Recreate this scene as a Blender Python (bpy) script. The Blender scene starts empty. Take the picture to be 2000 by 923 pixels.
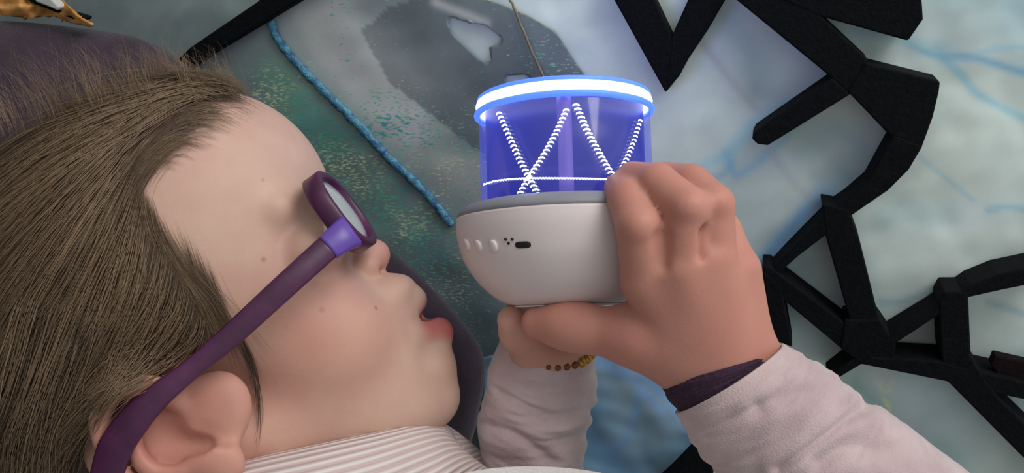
import bpy, bmesh, math, random
import numpy as np
from mathutils import Vector, Matrix

# ------------------------------------------------------------------ camera, light, exposure
W_PX, H_PX, F_PX = 2000, 923, 1732.0
CX, CY = W_PX/2, H_PX/2
scn = bpy.context.scene
COL = scn.collection
# floor normal seen from the camera (x right, y up, z towards the camera)
NC = np.array([-0.27, -0.34, 0.0]); NC[2] = math.sqrt(1-NC[0]**2-NC[1]**2)
D0 = 0.50                                   # floor distance on the optical axis
HCAM = D0*NC[2]
zc = NC
yc = np.array([0, 1, 0.0]) - zc*zc[1]; yc /= np.linalg.norm(yc)
xc = np.cross(yc, zc)
R = np.array([xc, yc, zc])                  # camera axes -> world axes
CAMPOS = np.array([0, 0, HCAM])

cam = bpy.data.cameras.new('camera'); camo = bpy.data.objects.new('camera', cam)
COL.objects.link(camo); scn.camera = camo
cam.sensor_width = 36; cam.lens = 36*F_PX/W_PX; cam.clip_start = 0.01
M4 = Matrix(((*R[0], CAMPOS[0]), (*R[1], CAMPOS[1]), (*R[2], CAMPOS[2]), (0, 0, 0, 1)))
camo.matrix_world = M4

def c2w(p):                                  # camera-side metres -> world
    return np.asarray(p, float) @ R.T + CAMPOS
def pmm(px, py, D):                          # pixel + distance(mm) -> camera-side mm
    px = np.asarray(px, float); py = np.asarray(py, float); D = np.asarray(D, float)
    return np.stack([(px-CX)/F_PX*D, (CY-py)/F_PX*D, -D+0*px], -1)
def mmw(p): return c2w(np.asarray(p, float)*0.001)
def on_floor(px, py, h=0.0):                 # pixel -> world point at height h (m)
    d = pmm(px, py, 1.0) @ R.T
    t = (HCAM-h)/(-d[..., 2])
    return CAMPOS + d*t[..., None]

world = bpy.data.worlds.new('world'); scn.world = world; world.use_nodes = True
bg = world.node_tree.nodes['Background']
bg.inputs[0].default_value = (0.92, 0.98, 0.97, 1)
wn = world.node_tree; wl = wn.links.new              # added gradient: dims the lower left in place of a cast shadow
wt = wn.nodes.new('ShaderNodeTexCoord'); wd_ = wn.nodes.new('ShaderNodeVectorMath'); wd_.operation = 'DOT_PRODUCT'
_d = np.array([.7, .35, .6]); _d /= np.linalg.norm(_d); wd_.inputs[1].default_value = (_d @ R.T).tolist()
wm = wn.nodes.new('ShaderNodeMapRange'); wm.inputs[1].default_value = -.5; wm.inputs[2].default_value = 1.0; wm.inputs[3].default_value = .05; wm.inputs[4].default_value = .75
wl(wt.outputs['Generated'], wd_.inputs[0]); wl(wd_.outputs['Value'], wm.inputs[0]); wl(wm.outputs[0], bg.inputs[1])
def area(name, pos_c, tgt_c, size, power, col):
    l = bpy.data.lights.new(name, 'AREA'); l.size = size; l.energy = power; l.color = col
    o = bpy.data.objects.new(name, l); COL.objects.link(o)
    p = Vector(c2w(pos_c)); t = Vector(c2w(tgt_c)); o.location = p
    o.rotation_euler = (t-p).to_track_quat('-Z', 'Y').to_euler()
    return o
area('window_light', (0.60, 0.78, 0.38), (0.1, 0.0, -0.45), 0.7, 9.5, (1.0, 0.97, 0.93))
area('ceiling_light', (-0.1, 0.9, 0.6), (-0.1, 0.0, -0.4), 0.5, 0.6, (1.0, 0.93, 0.85))
vs = scn.view_settings
vs.view_transform = 'Standard'; vs.look = 'None'; vs.gamma = 1; vs.use_curve_mapping = False
vs.exposure = -0.08

# ------------------------------------------------------------------ helpers
rng = np.random.default_rng(7); random.seed(7)
def lin(c):
    c = np.asarray(c, float)/255
    return np.where(c <= 0.04045, c/12.92, ((c+0.055)/1.055)**2.4)
def L4(r, g, b): return (*[float(v) for v in lin((r, g, b))], 1)
def empty(name, pos, label=None, cat=None, group=None):
    o = bpy.data.objects.new(name, None); COL.objects.link(o); o.location = pos
    o.empty_display_size = 0.01; tag(o, label, cat, group); return o
def tag(o, label=None, cat=None, group=None, kind=None):
    if label: o['label'] = label
    if cat: o['category'] = cat
    if group: o['group'] = group
    if kind: o['kind'] = kind
    return o
def meshobj(name, V, Fc, mat, parent=None, smooth=True, cols=None, uvs=None, attrs=None):
    me = bpy.data.meshes.new(name)
    V = np.asarray(V, float)
    off = np.zeros(3); pp = parent
    while pp is not None: off = off+np.array(pp.location); pp = pp.parent
    if parent is None:
        off = V.mean(0)
    me.from_pydata((V-off).tolist() if len(V) < 60000 else [], [], Fc if len(V) < 60000 else [])
    if len(V) >= 60000:
        Fa = np.asarray(Fc, np.int32); n = Fa.shape[1]
        me.vertices.add(len(V)); me.vertices.foreach_set('co', (V-off).astype(np.float32).ravel())
        me.loops.add(Fa.size); me.loops.foreach_set('vertex_index', Fa.ravel())
        me.polygons.add(len(Fa)); me.polygons.foreach_set('loop_start', np.arange(0, Fa.size, n, dtype=np.int32))
        me.polygons.foreach_set('loop_total', np.full(len(Fa), n, np.int32))
        me.update(calc_edges=True)
    if cols is not None:
        a = me.attributes.new('Col', 'FLOAT_COLOR', 'POINT')
        c = np.ones((len(V), 4), np.float32); c[:, :3] = cols
        a.data.foreach_set('color', c.ravel())
    if attrs:
        for k, v in attrs.items():
            a = me.attributes.new(k, 'FLOAT', 'POINT'); a.data.foreach_set('value', np.asarray(v, np.float32))
    if uvs is not None:
        uvl = me.uv_layers.new(name='UVMap')
        li = np.zeros(len(me.loops), np.int32); me.loops.foreach_get('vertex_index', li)
        uvl.data.foreach_set('uv', np.asarray(uvs, np.float32)[li].ravel())
    me.polygons.foreach_set('use_smooth', np.full(len(me.polygons), smooth))
    me.validate(); me.update()
    if mat: me.materials.append(mat)
    o = bpy.data.objects.new(name, me); COL.objects.link(o)
    if parent is not None: o.parent = parent
    else: o.location = off
    return o

def newmat(name):
    m = bpy.data.materials.new(name); m.use_nodes = True
    nt = m.node_tree; b = nt.nodes['Principled BSDF']; return m, nt, b
def N(nt, typ, **kw):
    n = nt.nodes.new(typ)
    for k, v in kw.items():
        if k.startswith('i_'):
            key = k[2:]; key = int(key) if key.isdigit() else key
            n.inputs[key].default_value = v
        else: setattr(n, k, v)
    return n
def simple(name, col, rough=0.5, noise=0.0, scale=200, bump=0.0, metallic=0.0, sss=0.0, col2=None, sheen=0.0, stretch=(1, 1, 1), bscale=None):
    m, nt, b = newmat(name); l = nt.links.new
    b.inputs['Base Color'].default_value = col
    b.inputs['Roughness'].default_value = rough; b.inputs['Metallic'].default_value = metallic
    if sss:
        b.inputs['Subsurface Weight'].default_value = sss; b.inputs['Subsurface Scale'].default_value = 0.004
        b.inputs['Subsurface Radius'].default_value = (1, .35, .2)
    if sheen:
        b.inputs['Sheen Weight'].default_value = sheen; b.inputs['Sheen Roughness'].default_value = .5
    tc = N(nt, 'ShaderNodeTexCoord'); mp = N(nt, 'ShaderNodeMapping'); mp.inputs['Scale'].default_value = stretch
    l(tc.outputs['Object'], mp.inputs[0])
    nz = N(nt, 'ShaderNodeTexNoise', i_Scale=scale, i_Detail=5.0); l(mp.outputs[0], nz.inputs['Vector'])
    c2 = col2 or tuple(min(1, c*(1-noise)) for c in col[:3])+(1,)
    mr = N(nt, 'ShaderNodeMapRange', i_1=0.35, i_2=0.65); l(nz.outputs['Fac'], mr.inputs[0])
    mx = N(nt, 'ShaderNodeMix', data_type='RGBA'); mx.inputs['A'].default_value = col; mx.inputs['B'].default_value = c2
    l(mr.outputs[0], mx.inputs['Factor']); l(mx.outputs['Result'], b.inputs['Base Color'])
    if bump:
        nb = N(nt, 'ShaderNodeTexNoise', i_Scale=bscale or scale*2, i_Detail=4.0); l(mp.outputs[0], nb.inputs['Vector'])
        bp = N(nt, 'ShaderNodeBump', i_Strength=bump, i_Distance=0.001); l(nb.outputs['Fac'], bp.inputs['Height'])
        l(bp.outputs[0], b.inputs['Normal'])
    return m
def emis(name, col, s):
    m, nt, b = newmat(name)
    b.inputs['Base Color'].default_value = col; b.inputs['Emission Color'].default_value = col
    b.inputs['Emission Strength'].default_value = s; b.inputs['Roughness'].default_value = .4
    return m

def catmull(P, n):
    P = np.asarray(P, float); out = []
    Q = np.vstack([2*P[0]-P[1], P, 2*P[-1]-P[-2]]); m = len(P)-1
    for q in np.linspace(0, m, n):
        i = min(int(q), m-1); t = q-i
        a, b, c, d = Q[i], Q[i+1], Q[i+2], Q[i+3]
        out.append(.5*((2*b)+(-a+c)*t+(2*a-5*b+4*c-d)*t*t+(-a+3*b-3*c+d)*t**3))
    return np.array(out)
def vnoise(P, seed=0, oct=3):                # cheap smooth value noise, P (...,k)
    P = np.asarray(P, float); out = 0; amp = 1; tot = 0
    r = np.random.default_rng(seed)
    for o in range(oct):
        A = r.normal(size=(5, P.shape[-1])); A /= np.linalg.norm(A, axis=1)[:, None]; ph = r.uniform(0, 6.28, 5)
        s = 0
        for a, p in zip(A, ph): s = s+np.sin((P @ a)*(2**o)*6.28+p+1.7*out)
        out = out+amp*s/5; tot += amp; amp *= .5
    return out/tot
def inpoly(x, y, poly):
    poly = np.asarray(poly, float); r = np.zeros(np.shape(x), bool)
    for (x1, y1), (x2, y2) in zip(poly, np.roll(poly, -1, 0)):
        c = ((y1 > y) != (y2 > y)) & (x < (x2-x1)*(y-y1)/((y2-y1) if y2 != y1 else 1e-9)+x1)
        r ^= c
    return r
def dpoly(x, y, P, closed=False):            # distance to a polyline
    P = np.asarray(P, float); best = np.full(np.shape(x), 1e9)
    Q = np.roll(P, -1, 0) if closed else P[1:]
    for a, b in zip(P, Q):
        d = b-a; t = np.clip(((x-a[0])*d[0]+(y-a[1])*d[1])/(d @ d+1e-9), 0, 1)
        best = np.minimum(best, np.hypot(x-a[0]-t*d[0], y-a[1]-t*d[1]))
    return best
def tube(path, rad, n=12, closed_path=False, caps=True, ref=(0, 0, 1), twist=0):
    """path (m,3), rad scalar/(m,)/(m,2) half axes; returns verts, faces"""
    P = np.asarray(path, float); m = len(P)
    T = np.gradient(P, axis=0) if not closed_path else np.roll(P, -1, 0)-np.roll(P, 1, 0)
    T /= np.linalg.norm(T, axis=1)[:, None]
    A = np.cross(T, np.asarray(ref, float)); A /= np.linalg.norm(A, axis=1)[:, None]; B = np.cross(A, T)
    rad = np.asarray(rad, float)
    if rad.ndim == 0: rad = np.full((m, 2), float(rad))
    elif rad.ndim == 1: rad = np.stack([rad, rad], 1)
    th = np.linspace(0, 2*np.pi, n, endpoint=False)
    V = P[:, None]+A[:, None]*(rad[:, 0, None, None]*np.cos(th)[None, :, None])+B[:, None]*(rad[:, 1, None, None]*np.sin(th)[None, :, None])
    V = V.reshape(-1, 3); F = []
    for i in range(m if closed_path else m-1):
        i2 = (i+1) % m
        for j in range(n):
            F.append((i*n+j, i*n+(j+1) % n, i2*n+(j+1) % n, i2*n+j))
    if caps and not closed_path:
        F.append(tuple(range(n-1, -1, -1))); F.append(tuple(range((m-1)*n, m*n)))
    return V, F

# ------------------------------------------------------------------ the floor under everything
def silk_nodes(name, rough, fleck=0.0, wr=0.3, wscale=30, metallic=0.0, alpha=None, trans=None):
    m, nt, b = newmat(name); l = nt.links.new
    at = N(nt, 'ShaderNodeAttribute', attribute_name='Col')
    tc = N(nt, 'ShaderNodeTexCoord')
    nz = N(nt, 'ShaderNodeTexNoise', i_Scale=60.0, i_Detail=8.0, i_Roughness=.65); l(tc.outputs['Object'], nz.inputs['Vector'])
    mr = N(nt, 'ShaderNodeMapRange', i_1=.3, i_2=.7, i_3=.95, i_4=1.04); l(nz.outputs['Fac'], mr.inputs[0])
    mu = N(nt, 'ShaderNodeMix', data_type='RGBA', blend_type='MULTIPLY'); mu.inputs['Factor'].default_value = 1
    l(at.outputs['Color'], mu.inputs['A']); l(mr.outputs[0], mu.inputs['B'])
    out = mu.outputs['Result']
    b.inputs['Roughness'].default_value = rough; b.inputs['Metallic'].default_value = metallic
    bumpn = N(nt, 'ShaderNodeTexNoise', i_Scale=float(wscale), i_Detail=5.0, i_Distortion=.3); l(tc.outputs['Object'], bumpn.inputs['Vector'])
    h = bumpn.outputs['Fac']
    if fleck:
        # short woven lurex threads lying across the cloth, green and teal ones
        mp = N(nt, 'ShaderNodeMapping'); mp.inputs['Rotation'].default_value = (0, 0, math.radians(38)); mp.inputs['Scale'].default_value = (300, 1000, 300)
        dn = N(nt, 'ShaderNodeTexNoise', i_Scale=25.0, i_Detail=2.0); l(tc.outputs['Object'], dn.inputs['Vector'])
        ad = N(nt, 'ShaderNodeVectorMath', operation='MULTIPLY_ADD'); l(dn.outputs['Color'], ad.inputs[0]); ad.inputs[1].default_value = (.006, .006, 0); l(tc.outputs['Object'], ad.inputs[2])
        l(ad.outputs[0], mp.inputs[0])
        fn = N(nt, 'ShaderNodeTexNoise', i_Scale=1.0, i_Detail=3.0, i_Roughness=.6); l(mp.outputs[0], fn.inputs['Vector'])
        pa = N(nt, 'ShaderNodeAttribute', attribute_name='fleck')
        thr = N(nt, 'ShaderNodeMath', operation='MULTIPLY_ADD'); l(pa.outputs['Fac'], thr.inputs[0]); thr.inputs[1].default_value = .17; thr.inputs[2].default_value = -.70
        sm = N(nt, 'ShaderNodeMath', operation='ADD'); l(fn.outputs['Fac'], sm.inputs[0]); l(thr.outputs[0], sm.inputs[1])
        mk = N(nt, 'ShaderNodeMapRange', i_1=0.0, i_2=.06); l(sm.outputs[0], mk.inputs[0])
        hue = N(nt, 'ShaderNodeTexNoise', i_Scale=40.0); l(tc.outputs['Object'], hue.inputs['Vector'])
        cr = N(nt, 'ShaderNodeValToRGB'); l(hue.outputs['Fac'], cr.inputs[0])
        e = cr.color_ramp.elements; e[0].position = .35; e[0].color = L4(70, 165, 160); e[1].position = .65; e[1].color = L4(200, 215, 175)
        x = cr.color_ramp.elements.new(.5); x.color = L4(110, 190, 150)
        mx = N(nt, 'ShaderNodeMix', data_type='RGBA'); l(mk.outputs[0], mx.inputs['Factor']); l(out, mx.inputs['A']); l(cr.outputs[0], mx.inputs['B'])
        out = mx.outputs['Result']
    l(out, b.inputs['Base Color'])
    bp = N(nt, 'ShaderNodeBump', i_Strength=wr, i_Distance=0.004); l(h, bp.inputs['Height']); l(bp.outputs[0], b.inputs['Normal'])
    return m

def blend(c, rgb, m):
    m = np.clip(m, 0, 1)[:, None]; return c*(1-m)+lin(rgb)*m
def stroke(c, X, Y, pts, w, rgb, s=1.0, wob=0.0, seed=1):
    d = dpoly(X, Y, catmull(pts, 24))
    if wob: d = d+wob*vnoise(np.stack([X, Y], 1)/260, seed)
    return blend(c, rgb, s*np.exp(-(np.maximum(d, 0)/w)**2))

def cloth_grid(x0, x1, y0, y1, st, h0=0.0, wr=0.002, seed=3, poly=None, holes=(), lenx=300):
    xs = np.arange(x0, x1+st, st); ys = np.arange(y0, y1+st, st)
    X, Y = np.meshgrid(xs, ys); nx, ny = len(xs), len(ys)
    X = X.ravel(); Y = Y.ravel()
    def snap(X, Y, poly, inside):
        poly = np.asarray(poly, float); m = inpoly(X, Y, poly) != inside; best = np.full(X.shape, 1e9); BX = X.copy(); BY = Y.copy()
        for a, b in zip(poly, np.roll(poly, -1, 0)):
            d = b-a; t = np.clip(((X-a[0])*d[0]+(Y-a[1])*d[1])/(d @ d+1e-9), 0, 1); qx = a[0]+t*d[0]; qy = a[1]+t*d[1]
            dd = np.hypot(X-qx, Y-qy); k = dd < best; best = np.where(k, dd, best); BX = np.where(k, qx, BX); BY = np.where(k, qy, BY)
        m &= best < st*1.6
        return np.where(m, BX, X), np.where(m, BY, Y)
    X0, Y0 = X, Y
    if poly is not None: poly = np.asarray(poly, float); X, Y = snap(X, Y, poly, True)
    for hp in holes: X, Y = snap(X, Y, hp, False)
    fl_ = .0022*(vnoise(np.stack([X, Y*1.3], 1)/300, 3, 3)+.6)
    hh = fl_ if poly is None else fl_+h0+wr*(vnoise(np.stack([X, Y*1.3], 1)/lenx, seed, 3)+.75)
    V = on_floor(X, Y, np.maximum(hh, 0.0001))
    idx = np.arange(nx*ny).reshape(ny, nx)
    F = np.stack([idx[:-1, :-1], idx[1:, :-1], idx[1:, 1:], idx[:-1, 1:]], -1).reshape(-1, 4)
    if poly is not None:
        k = inpoly(X0, Y0, poly)[F].any(1)
        for hp in holes: k &= ~inpoly(X0, Y0, hp)[F].all(1)
        F = F[k]; u = np.unique(F); mp = np.full(nx*ny, -1); mp[u] = np.arange(len(u)); F = mp[F]; V = V[u]; X = X[u]; Y = Y[u]
    return V, F, X, Y

V, F, X, Y = cloth_grid(-1200, 2900, -700, 1500, 8, 0.0, 0.004, 3)
c = np.tile(lin((196, 201, 195)), (len(X), 1))
P2 = np.stack([X, Y], 1)
n1 = vnoise(P2/700, 11, 4); n2 = vnoise(P2*[.5, 1.4]/500, 12, 4); n3 = vnoise(P2/300, 13, 3)
c = blend(c, (140, 180, 195), (n1+.05)*1.5*np.clip((X-1350)/300, 0, 1))
c = blend(c, (190, 205, 215), (n2-.1)*1.2)
c = blend(c, (165, 188, 188), (n3-.35)*1.2)
c = blend(c, (95, 118, 122), 1/(1+np.exp((X-560+0.2*Y)/60)))
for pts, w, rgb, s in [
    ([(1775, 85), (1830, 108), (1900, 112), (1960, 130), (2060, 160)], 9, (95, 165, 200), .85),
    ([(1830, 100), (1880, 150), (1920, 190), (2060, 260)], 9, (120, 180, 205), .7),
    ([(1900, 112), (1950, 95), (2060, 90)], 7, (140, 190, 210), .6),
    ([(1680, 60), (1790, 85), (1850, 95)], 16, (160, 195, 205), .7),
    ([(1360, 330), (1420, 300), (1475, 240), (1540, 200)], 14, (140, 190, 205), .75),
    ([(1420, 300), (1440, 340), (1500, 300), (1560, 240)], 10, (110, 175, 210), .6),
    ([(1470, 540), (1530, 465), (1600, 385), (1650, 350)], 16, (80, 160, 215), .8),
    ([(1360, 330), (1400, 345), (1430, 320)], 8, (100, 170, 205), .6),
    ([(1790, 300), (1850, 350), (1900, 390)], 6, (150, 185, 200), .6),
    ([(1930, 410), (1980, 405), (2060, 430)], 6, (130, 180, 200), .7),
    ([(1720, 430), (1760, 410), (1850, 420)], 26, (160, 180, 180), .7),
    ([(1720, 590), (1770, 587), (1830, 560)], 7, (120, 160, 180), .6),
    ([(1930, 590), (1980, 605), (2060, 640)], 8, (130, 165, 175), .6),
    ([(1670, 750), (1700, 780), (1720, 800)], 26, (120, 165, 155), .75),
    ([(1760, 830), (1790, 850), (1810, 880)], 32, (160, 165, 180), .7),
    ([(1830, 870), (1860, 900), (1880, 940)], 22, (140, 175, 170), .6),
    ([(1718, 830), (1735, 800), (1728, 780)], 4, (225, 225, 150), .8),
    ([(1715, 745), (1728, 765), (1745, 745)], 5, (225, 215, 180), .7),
    ([(1420, 40), (1470, 110), (1475, 170)], 34, (155, 172, 172), .8),  # ghost reflections of the foam painted in, through the next three strokes
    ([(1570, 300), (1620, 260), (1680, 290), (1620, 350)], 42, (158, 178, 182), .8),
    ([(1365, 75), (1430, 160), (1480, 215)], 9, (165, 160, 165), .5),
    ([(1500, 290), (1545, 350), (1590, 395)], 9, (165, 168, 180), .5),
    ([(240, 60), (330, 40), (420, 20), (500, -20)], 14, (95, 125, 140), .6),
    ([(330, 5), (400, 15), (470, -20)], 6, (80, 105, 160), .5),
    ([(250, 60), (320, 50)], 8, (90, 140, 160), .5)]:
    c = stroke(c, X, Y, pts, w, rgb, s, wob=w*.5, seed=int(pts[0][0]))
g_ = c.mean(1, keepdims=True); c = g_+(c-g_)*.8; st_ = vnoise(P2 @ np.array([[.8, .6], [-.6, .8]])*[1/500, 1/90], 19, 4)
c = np.clip(c*1.42*np.array([.90, .99, 1.0])*(1+.09*st_[:, None]), 0, .86)
floor = meshobj('floor', V, F, silk_nodes('painted_silk', .5, wr=.10, wscale=18), cols=c); tag(floor, kind='structure')

# sheer iridescent cloth on the left half
IR = [(-900, -600), (900, -600), (880, -60), (890, -14), (960, 2), (1030, 30), (1085, 62), (1128, 128), (1166, 178), (1210, 300), (1180, 500), (1120, 700), (1150, 900), (1150, 1300), (-900, 1300)]
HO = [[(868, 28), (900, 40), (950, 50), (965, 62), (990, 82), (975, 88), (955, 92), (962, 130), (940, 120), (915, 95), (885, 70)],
      [(985, 148), (1032, 145), (1036, 160), (1020, 178), (990, 172)], [(1040, 92), (1062, 100), (1045, 108)]]  # bright gaps of the dark reflection, shaped as holes in the cloth
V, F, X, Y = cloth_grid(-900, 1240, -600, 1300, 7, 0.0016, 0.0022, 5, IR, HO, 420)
P2 = np.stack([X, Y], 1)
c = np.tile(lin((100, 116, 118)), (len(X), 1))
na = vnoise(P2/400, 21, 4); nb = vnoise(P2 @ np.array([[.77, -.64], [.64, .77]])*[1/120, 1/600], 22, 4)
c = blend(c, (128, 136, 136), (nb)*.8)
c = blend(c, (70, 82, 88), (na-.1)*1.3)
# the grey band between the cord and the diagonal fold, a dark reflection painted into the cloth
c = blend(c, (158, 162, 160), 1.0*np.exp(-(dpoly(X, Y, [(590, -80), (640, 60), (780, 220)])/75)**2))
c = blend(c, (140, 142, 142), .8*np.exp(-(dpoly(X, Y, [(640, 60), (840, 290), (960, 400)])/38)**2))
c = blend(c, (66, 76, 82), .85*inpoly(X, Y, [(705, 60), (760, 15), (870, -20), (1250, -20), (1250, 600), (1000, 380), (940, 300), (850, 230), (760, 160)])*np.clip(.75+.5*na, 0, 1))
c = blend(c, (75, 130, 112), .8*np.exp(-(dpoly(X, Y, [(540, 150), (560, 190), (640, 260)])/42)**2))
c = blend(c, (62, 105, 98), .6*np.exp(-(dpoly(X, Y, [(600, 280), (700, 340), (800, 470)])/60)**2))
c = blend(c, (60, 82, 92), .7*np.exp(-(dpoly(X, Y, [(860, 520), (950, 620), (990, 700)])/60)**2))
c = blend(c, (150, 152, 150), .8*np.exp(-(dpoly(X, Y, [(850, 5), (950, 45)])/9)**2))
fl = .75*np.exp(-(dpoly(X, Y, [(560, 190), (680, 310), (800, 420), (880, 520)])/95)**2)+.55*np.exp(-(dpoly(X, Y, [(760, 200), (860, 290), (930, 340)])/60)**2)+.35*np.exp(-(dpoly(X, Y, [(1050, 90), (1080, 130)])/40)**2)+.4*np.exp(-(dpoly(X, Y, [(660, 30), (700, 110)])/35)**2)+.28
fl = fl+.45*na
g_ = c.mean(1, keepdims=True); c = (g_+(c-g_)*.75)*1.8
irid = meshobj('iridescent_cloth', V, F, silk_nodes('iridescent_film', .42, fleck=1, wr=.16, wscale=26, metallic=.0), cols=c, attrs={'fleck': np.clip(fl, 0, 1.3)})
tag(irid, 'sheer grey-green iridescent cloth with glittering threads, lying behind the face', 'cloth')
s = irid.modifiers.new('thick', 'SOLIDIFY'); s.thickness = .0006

# bright blue cloth between the two sleeves
BL = [(1130, 640), (1210, 690), (1262, 722), (1318, 775), (1345, 830), (1395, 930), (1480, 1100), (950, 1150), (940, 700)]
V, F, X, Y = cloth_grid(900, 1500, 620, 1160, 8, 0.010, 0.004, 8, BL, (), 200)
P2 = np.stack([X, Y], 1); n = vnoise(P2/260, 31, 4)
c = np.tile(lin((98, 140, 168)), (len(X), 1)); c = blend(c, (125, 150, 158), n*1.2)
for pts, w, rgb, s_ in [([(1150, 690), (1230, 715), (1310, 785), (1370, 900)], 9, (85, 150, 210), .9),
                     ([(1165, 710), (1240, 745), (1300, 810)], 7, (80, 140, 205), .8),
                     ([(1250, 770), (1230, 840), (1180, 900)], 10, (80, 140, 195), .7),
                     ([(1150, 800), (1160, 870), (1240, 930)], 34, (60, 125, 170), .8),
                     ([(1280, 900), (1330, 870), (1350, 900)], 16, (75, 140, 170), .7)]:
    c = stroke(c, X, Y, pts, w, rgb, s_, wob=3, seed=int(pts[0][1]))
g_ = c.mean(1, keepdims=True); c = (g_+(c-g_)*.72)*1.45
blue = meshobj('blue_cloth', V, F, silk_nodes('blue_silk', .5, wr=.12, wscale=25), cols=c)
tag(blue, 'crumpled bright blue cloth between the two pink sleeves', 'cloth')
blue.modifiers.new('thick', 'SOLIDIFY').thickness = .0006

# glittery blue cord, gold thread
def floor_tube(name, pts, r, mat, h, label, cat, n=80, jit=0.0, flat=.6):
    q = catmull(pts, n); q = q+rng.normal(size=q.shape)*jit
    P = on_floor(q[:, 0], q[:, 1], h+.0022*(vnoise(np.stack([q[:, 0], q[:, 1]*1.3], 1)/300, 3, 3)+.6)+.0022*(vnoise(np.stack([q[:, 0], q[:, 1]*1.3], 1)/420, 5, 3)+.75))
    rr = r*(1+.3*vnoise(np.linspace(0, 14, n)[:, None], 4))
    V, F = tube(P, np.stack([rr, rr*flat], 1), 8)
    o = meshobj(name, V, F, mat); tag(o, label, cat); return o
cordm = simple('cord_blue', L4(48, 88, 140), .4, scale=260, bump=1.0, bscale=900, col2=L4(95, 165, 185), metallic=.1)
floor_tube('glitter_cord', [(528, 42), (548, 85), (590, 135), (650, 195), (700, 245), (760, 310), (830, 375), (882, 440)], .0026, cordm, .0035,
           'glittering blue and turquoise cord running diagonally from black bar to lamp', 'cord', 120, .8)
goldm = simple('gold_thread', L4(140, 128, 100), .5, scale=400, noise=.3)
floor_tube('gold_thread', [(985, -30), (1010, 30), (1030, 80), (1050, 125), (1068, 165), (1080, 200)], .0007, goldm, .0036, 'thin gold thread lying on the dark reflection painted into the glittery cloth', 'thread', 50, .6)

# ------------------------------------------------------------------ black foam branches
def nospec(m, v=.12): m.node_tree.nodes['Principled BSDF'].inputs['Specular IOR Level'].default_value = v; return m
foam = simple('black_foam', L4(14, 17, 20), .85, scale=300, bump=.5, noise=.4)
foam_red = simple('black_foam_worn', L4(26, 16, 20), .85, scale=300, bump=.5, noise=.4)
def bar(parent, poly, h=.020, z0=.0035, mat=None, name='bar', others=()):
    q = np.array(poly, float); n = len(q)
    a = sum(q[i][0]*q[(i+1) % n][1]-q[(i+1) % n][0]*q[i][1] for i in range(n))
    if a > 0: q = q[::-1]
    # the traced outline is the silhouette: pull the front edges back where a side face shows
    npx = np.array([CX-NC[0]/NC[2]*F_PX, CY+NC[1]/NC[2]*F_PX]); cq = q.mean(0); g = npx-cq; sh = np.linalg.norm(g)*(h-z0)/.45; g /= np.linalg.norm(g)
    E = []
    ar = sum(q[i][0]*q[(i+1) % n][1]-q[(i+1) % n][0]*q[i][1] for i in range(n))
    for i in range(n):
        d = q[(i+1) % n]-q[i]; d = d/np.linalg.norm(d); on = np.array([d[1], -d[0]])*(1 if ar > 0 else -1)
        mids = [q[i]*(1-t_)+q[(i+1) % n]*t_+on*6 for t_ in (.2, .4, .6, .8)]; L_ = np.linalg.norm(q[(i+1) % n]-q[i])
        free = all(not any(inpoly(np.array([m_[0]]), np.array([m_[1]]), o_)[0] for o_ in others) for m_ in mids)
        if not others: free = L_ > 90
        E.append((q[i]-on*max(0, on @ g)*sh*free, d))
    q2 = []
    for i in range(n):
        (p0, d0), (p1, d1) = E[i-1], E[i]; cr = d0[0]*d1[1]-d0[1]*d1[0]
        if abs(cr) < .25: e0 = p0+d0*((q[i]-p0) @ d0); e1 = p1+d1*((q[i]-p1) @ d1); q2.append((e0+e1)/2)
        else:
            t = ((p1-p0)[0]*d1[1]-(p1-p0)[1]*d1[0])/cr; x_ = p0+d0*t
            q2.append(x_ if np.linalg.norm(x_-q[i]) < 2.2*sh+2 else (p0+d0*((q[i]-p0) @ d0)+p1)/2)
    q = np.array(q2)
    top = on_floor(q[:, 0], q[:, 1], np.full(n, h)); bot = top.copy(); bot[:, 2] = z0
    bm = bmesh.new(); off = Vector(parent.location)
    vt = [bm.verts.new(Vector(p)-off) for p in top]; vb = [bm.verts.new(Vector(p)-off) for p in bot]
    bm.faces.new(vt); bm.faces.new(vb[::-1])
    for i in range(n): j = (i+1) % n; bm.faces.new((vt[j], vt[i], vb[i], vb[j]))
    bmesh.ops.recalc_face_normals(bm, faces=bm.faces)
    me = bpy.data.meshes.new(name); bm.to_mesh(me); bm.free(); me.materials.append(mat or foam)
    o = bpy.data.objects.new(name, me); COL.objects.link(o); o.parent = parent
    b = o.modifiers.new('bev', 'BEVEL'); b.width = .0009; b.segments = 2; b.limit_method = 'ANGLE'; b.angle_limit = math.radians(50)
    return o
def lattice(name, base, bars, label, cat='foam shape', h=.020):
    e = empty(name, on_floor(np.array(base[0]), np.array(base[1]), np.array(0.0)), label, cat, None)
    for i, p in enumerate(bars): bar(e, p, h+.00025*i, others=[b_ for k_, b_ in enumerate(bars) if k_ != i])
    return e
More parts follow.
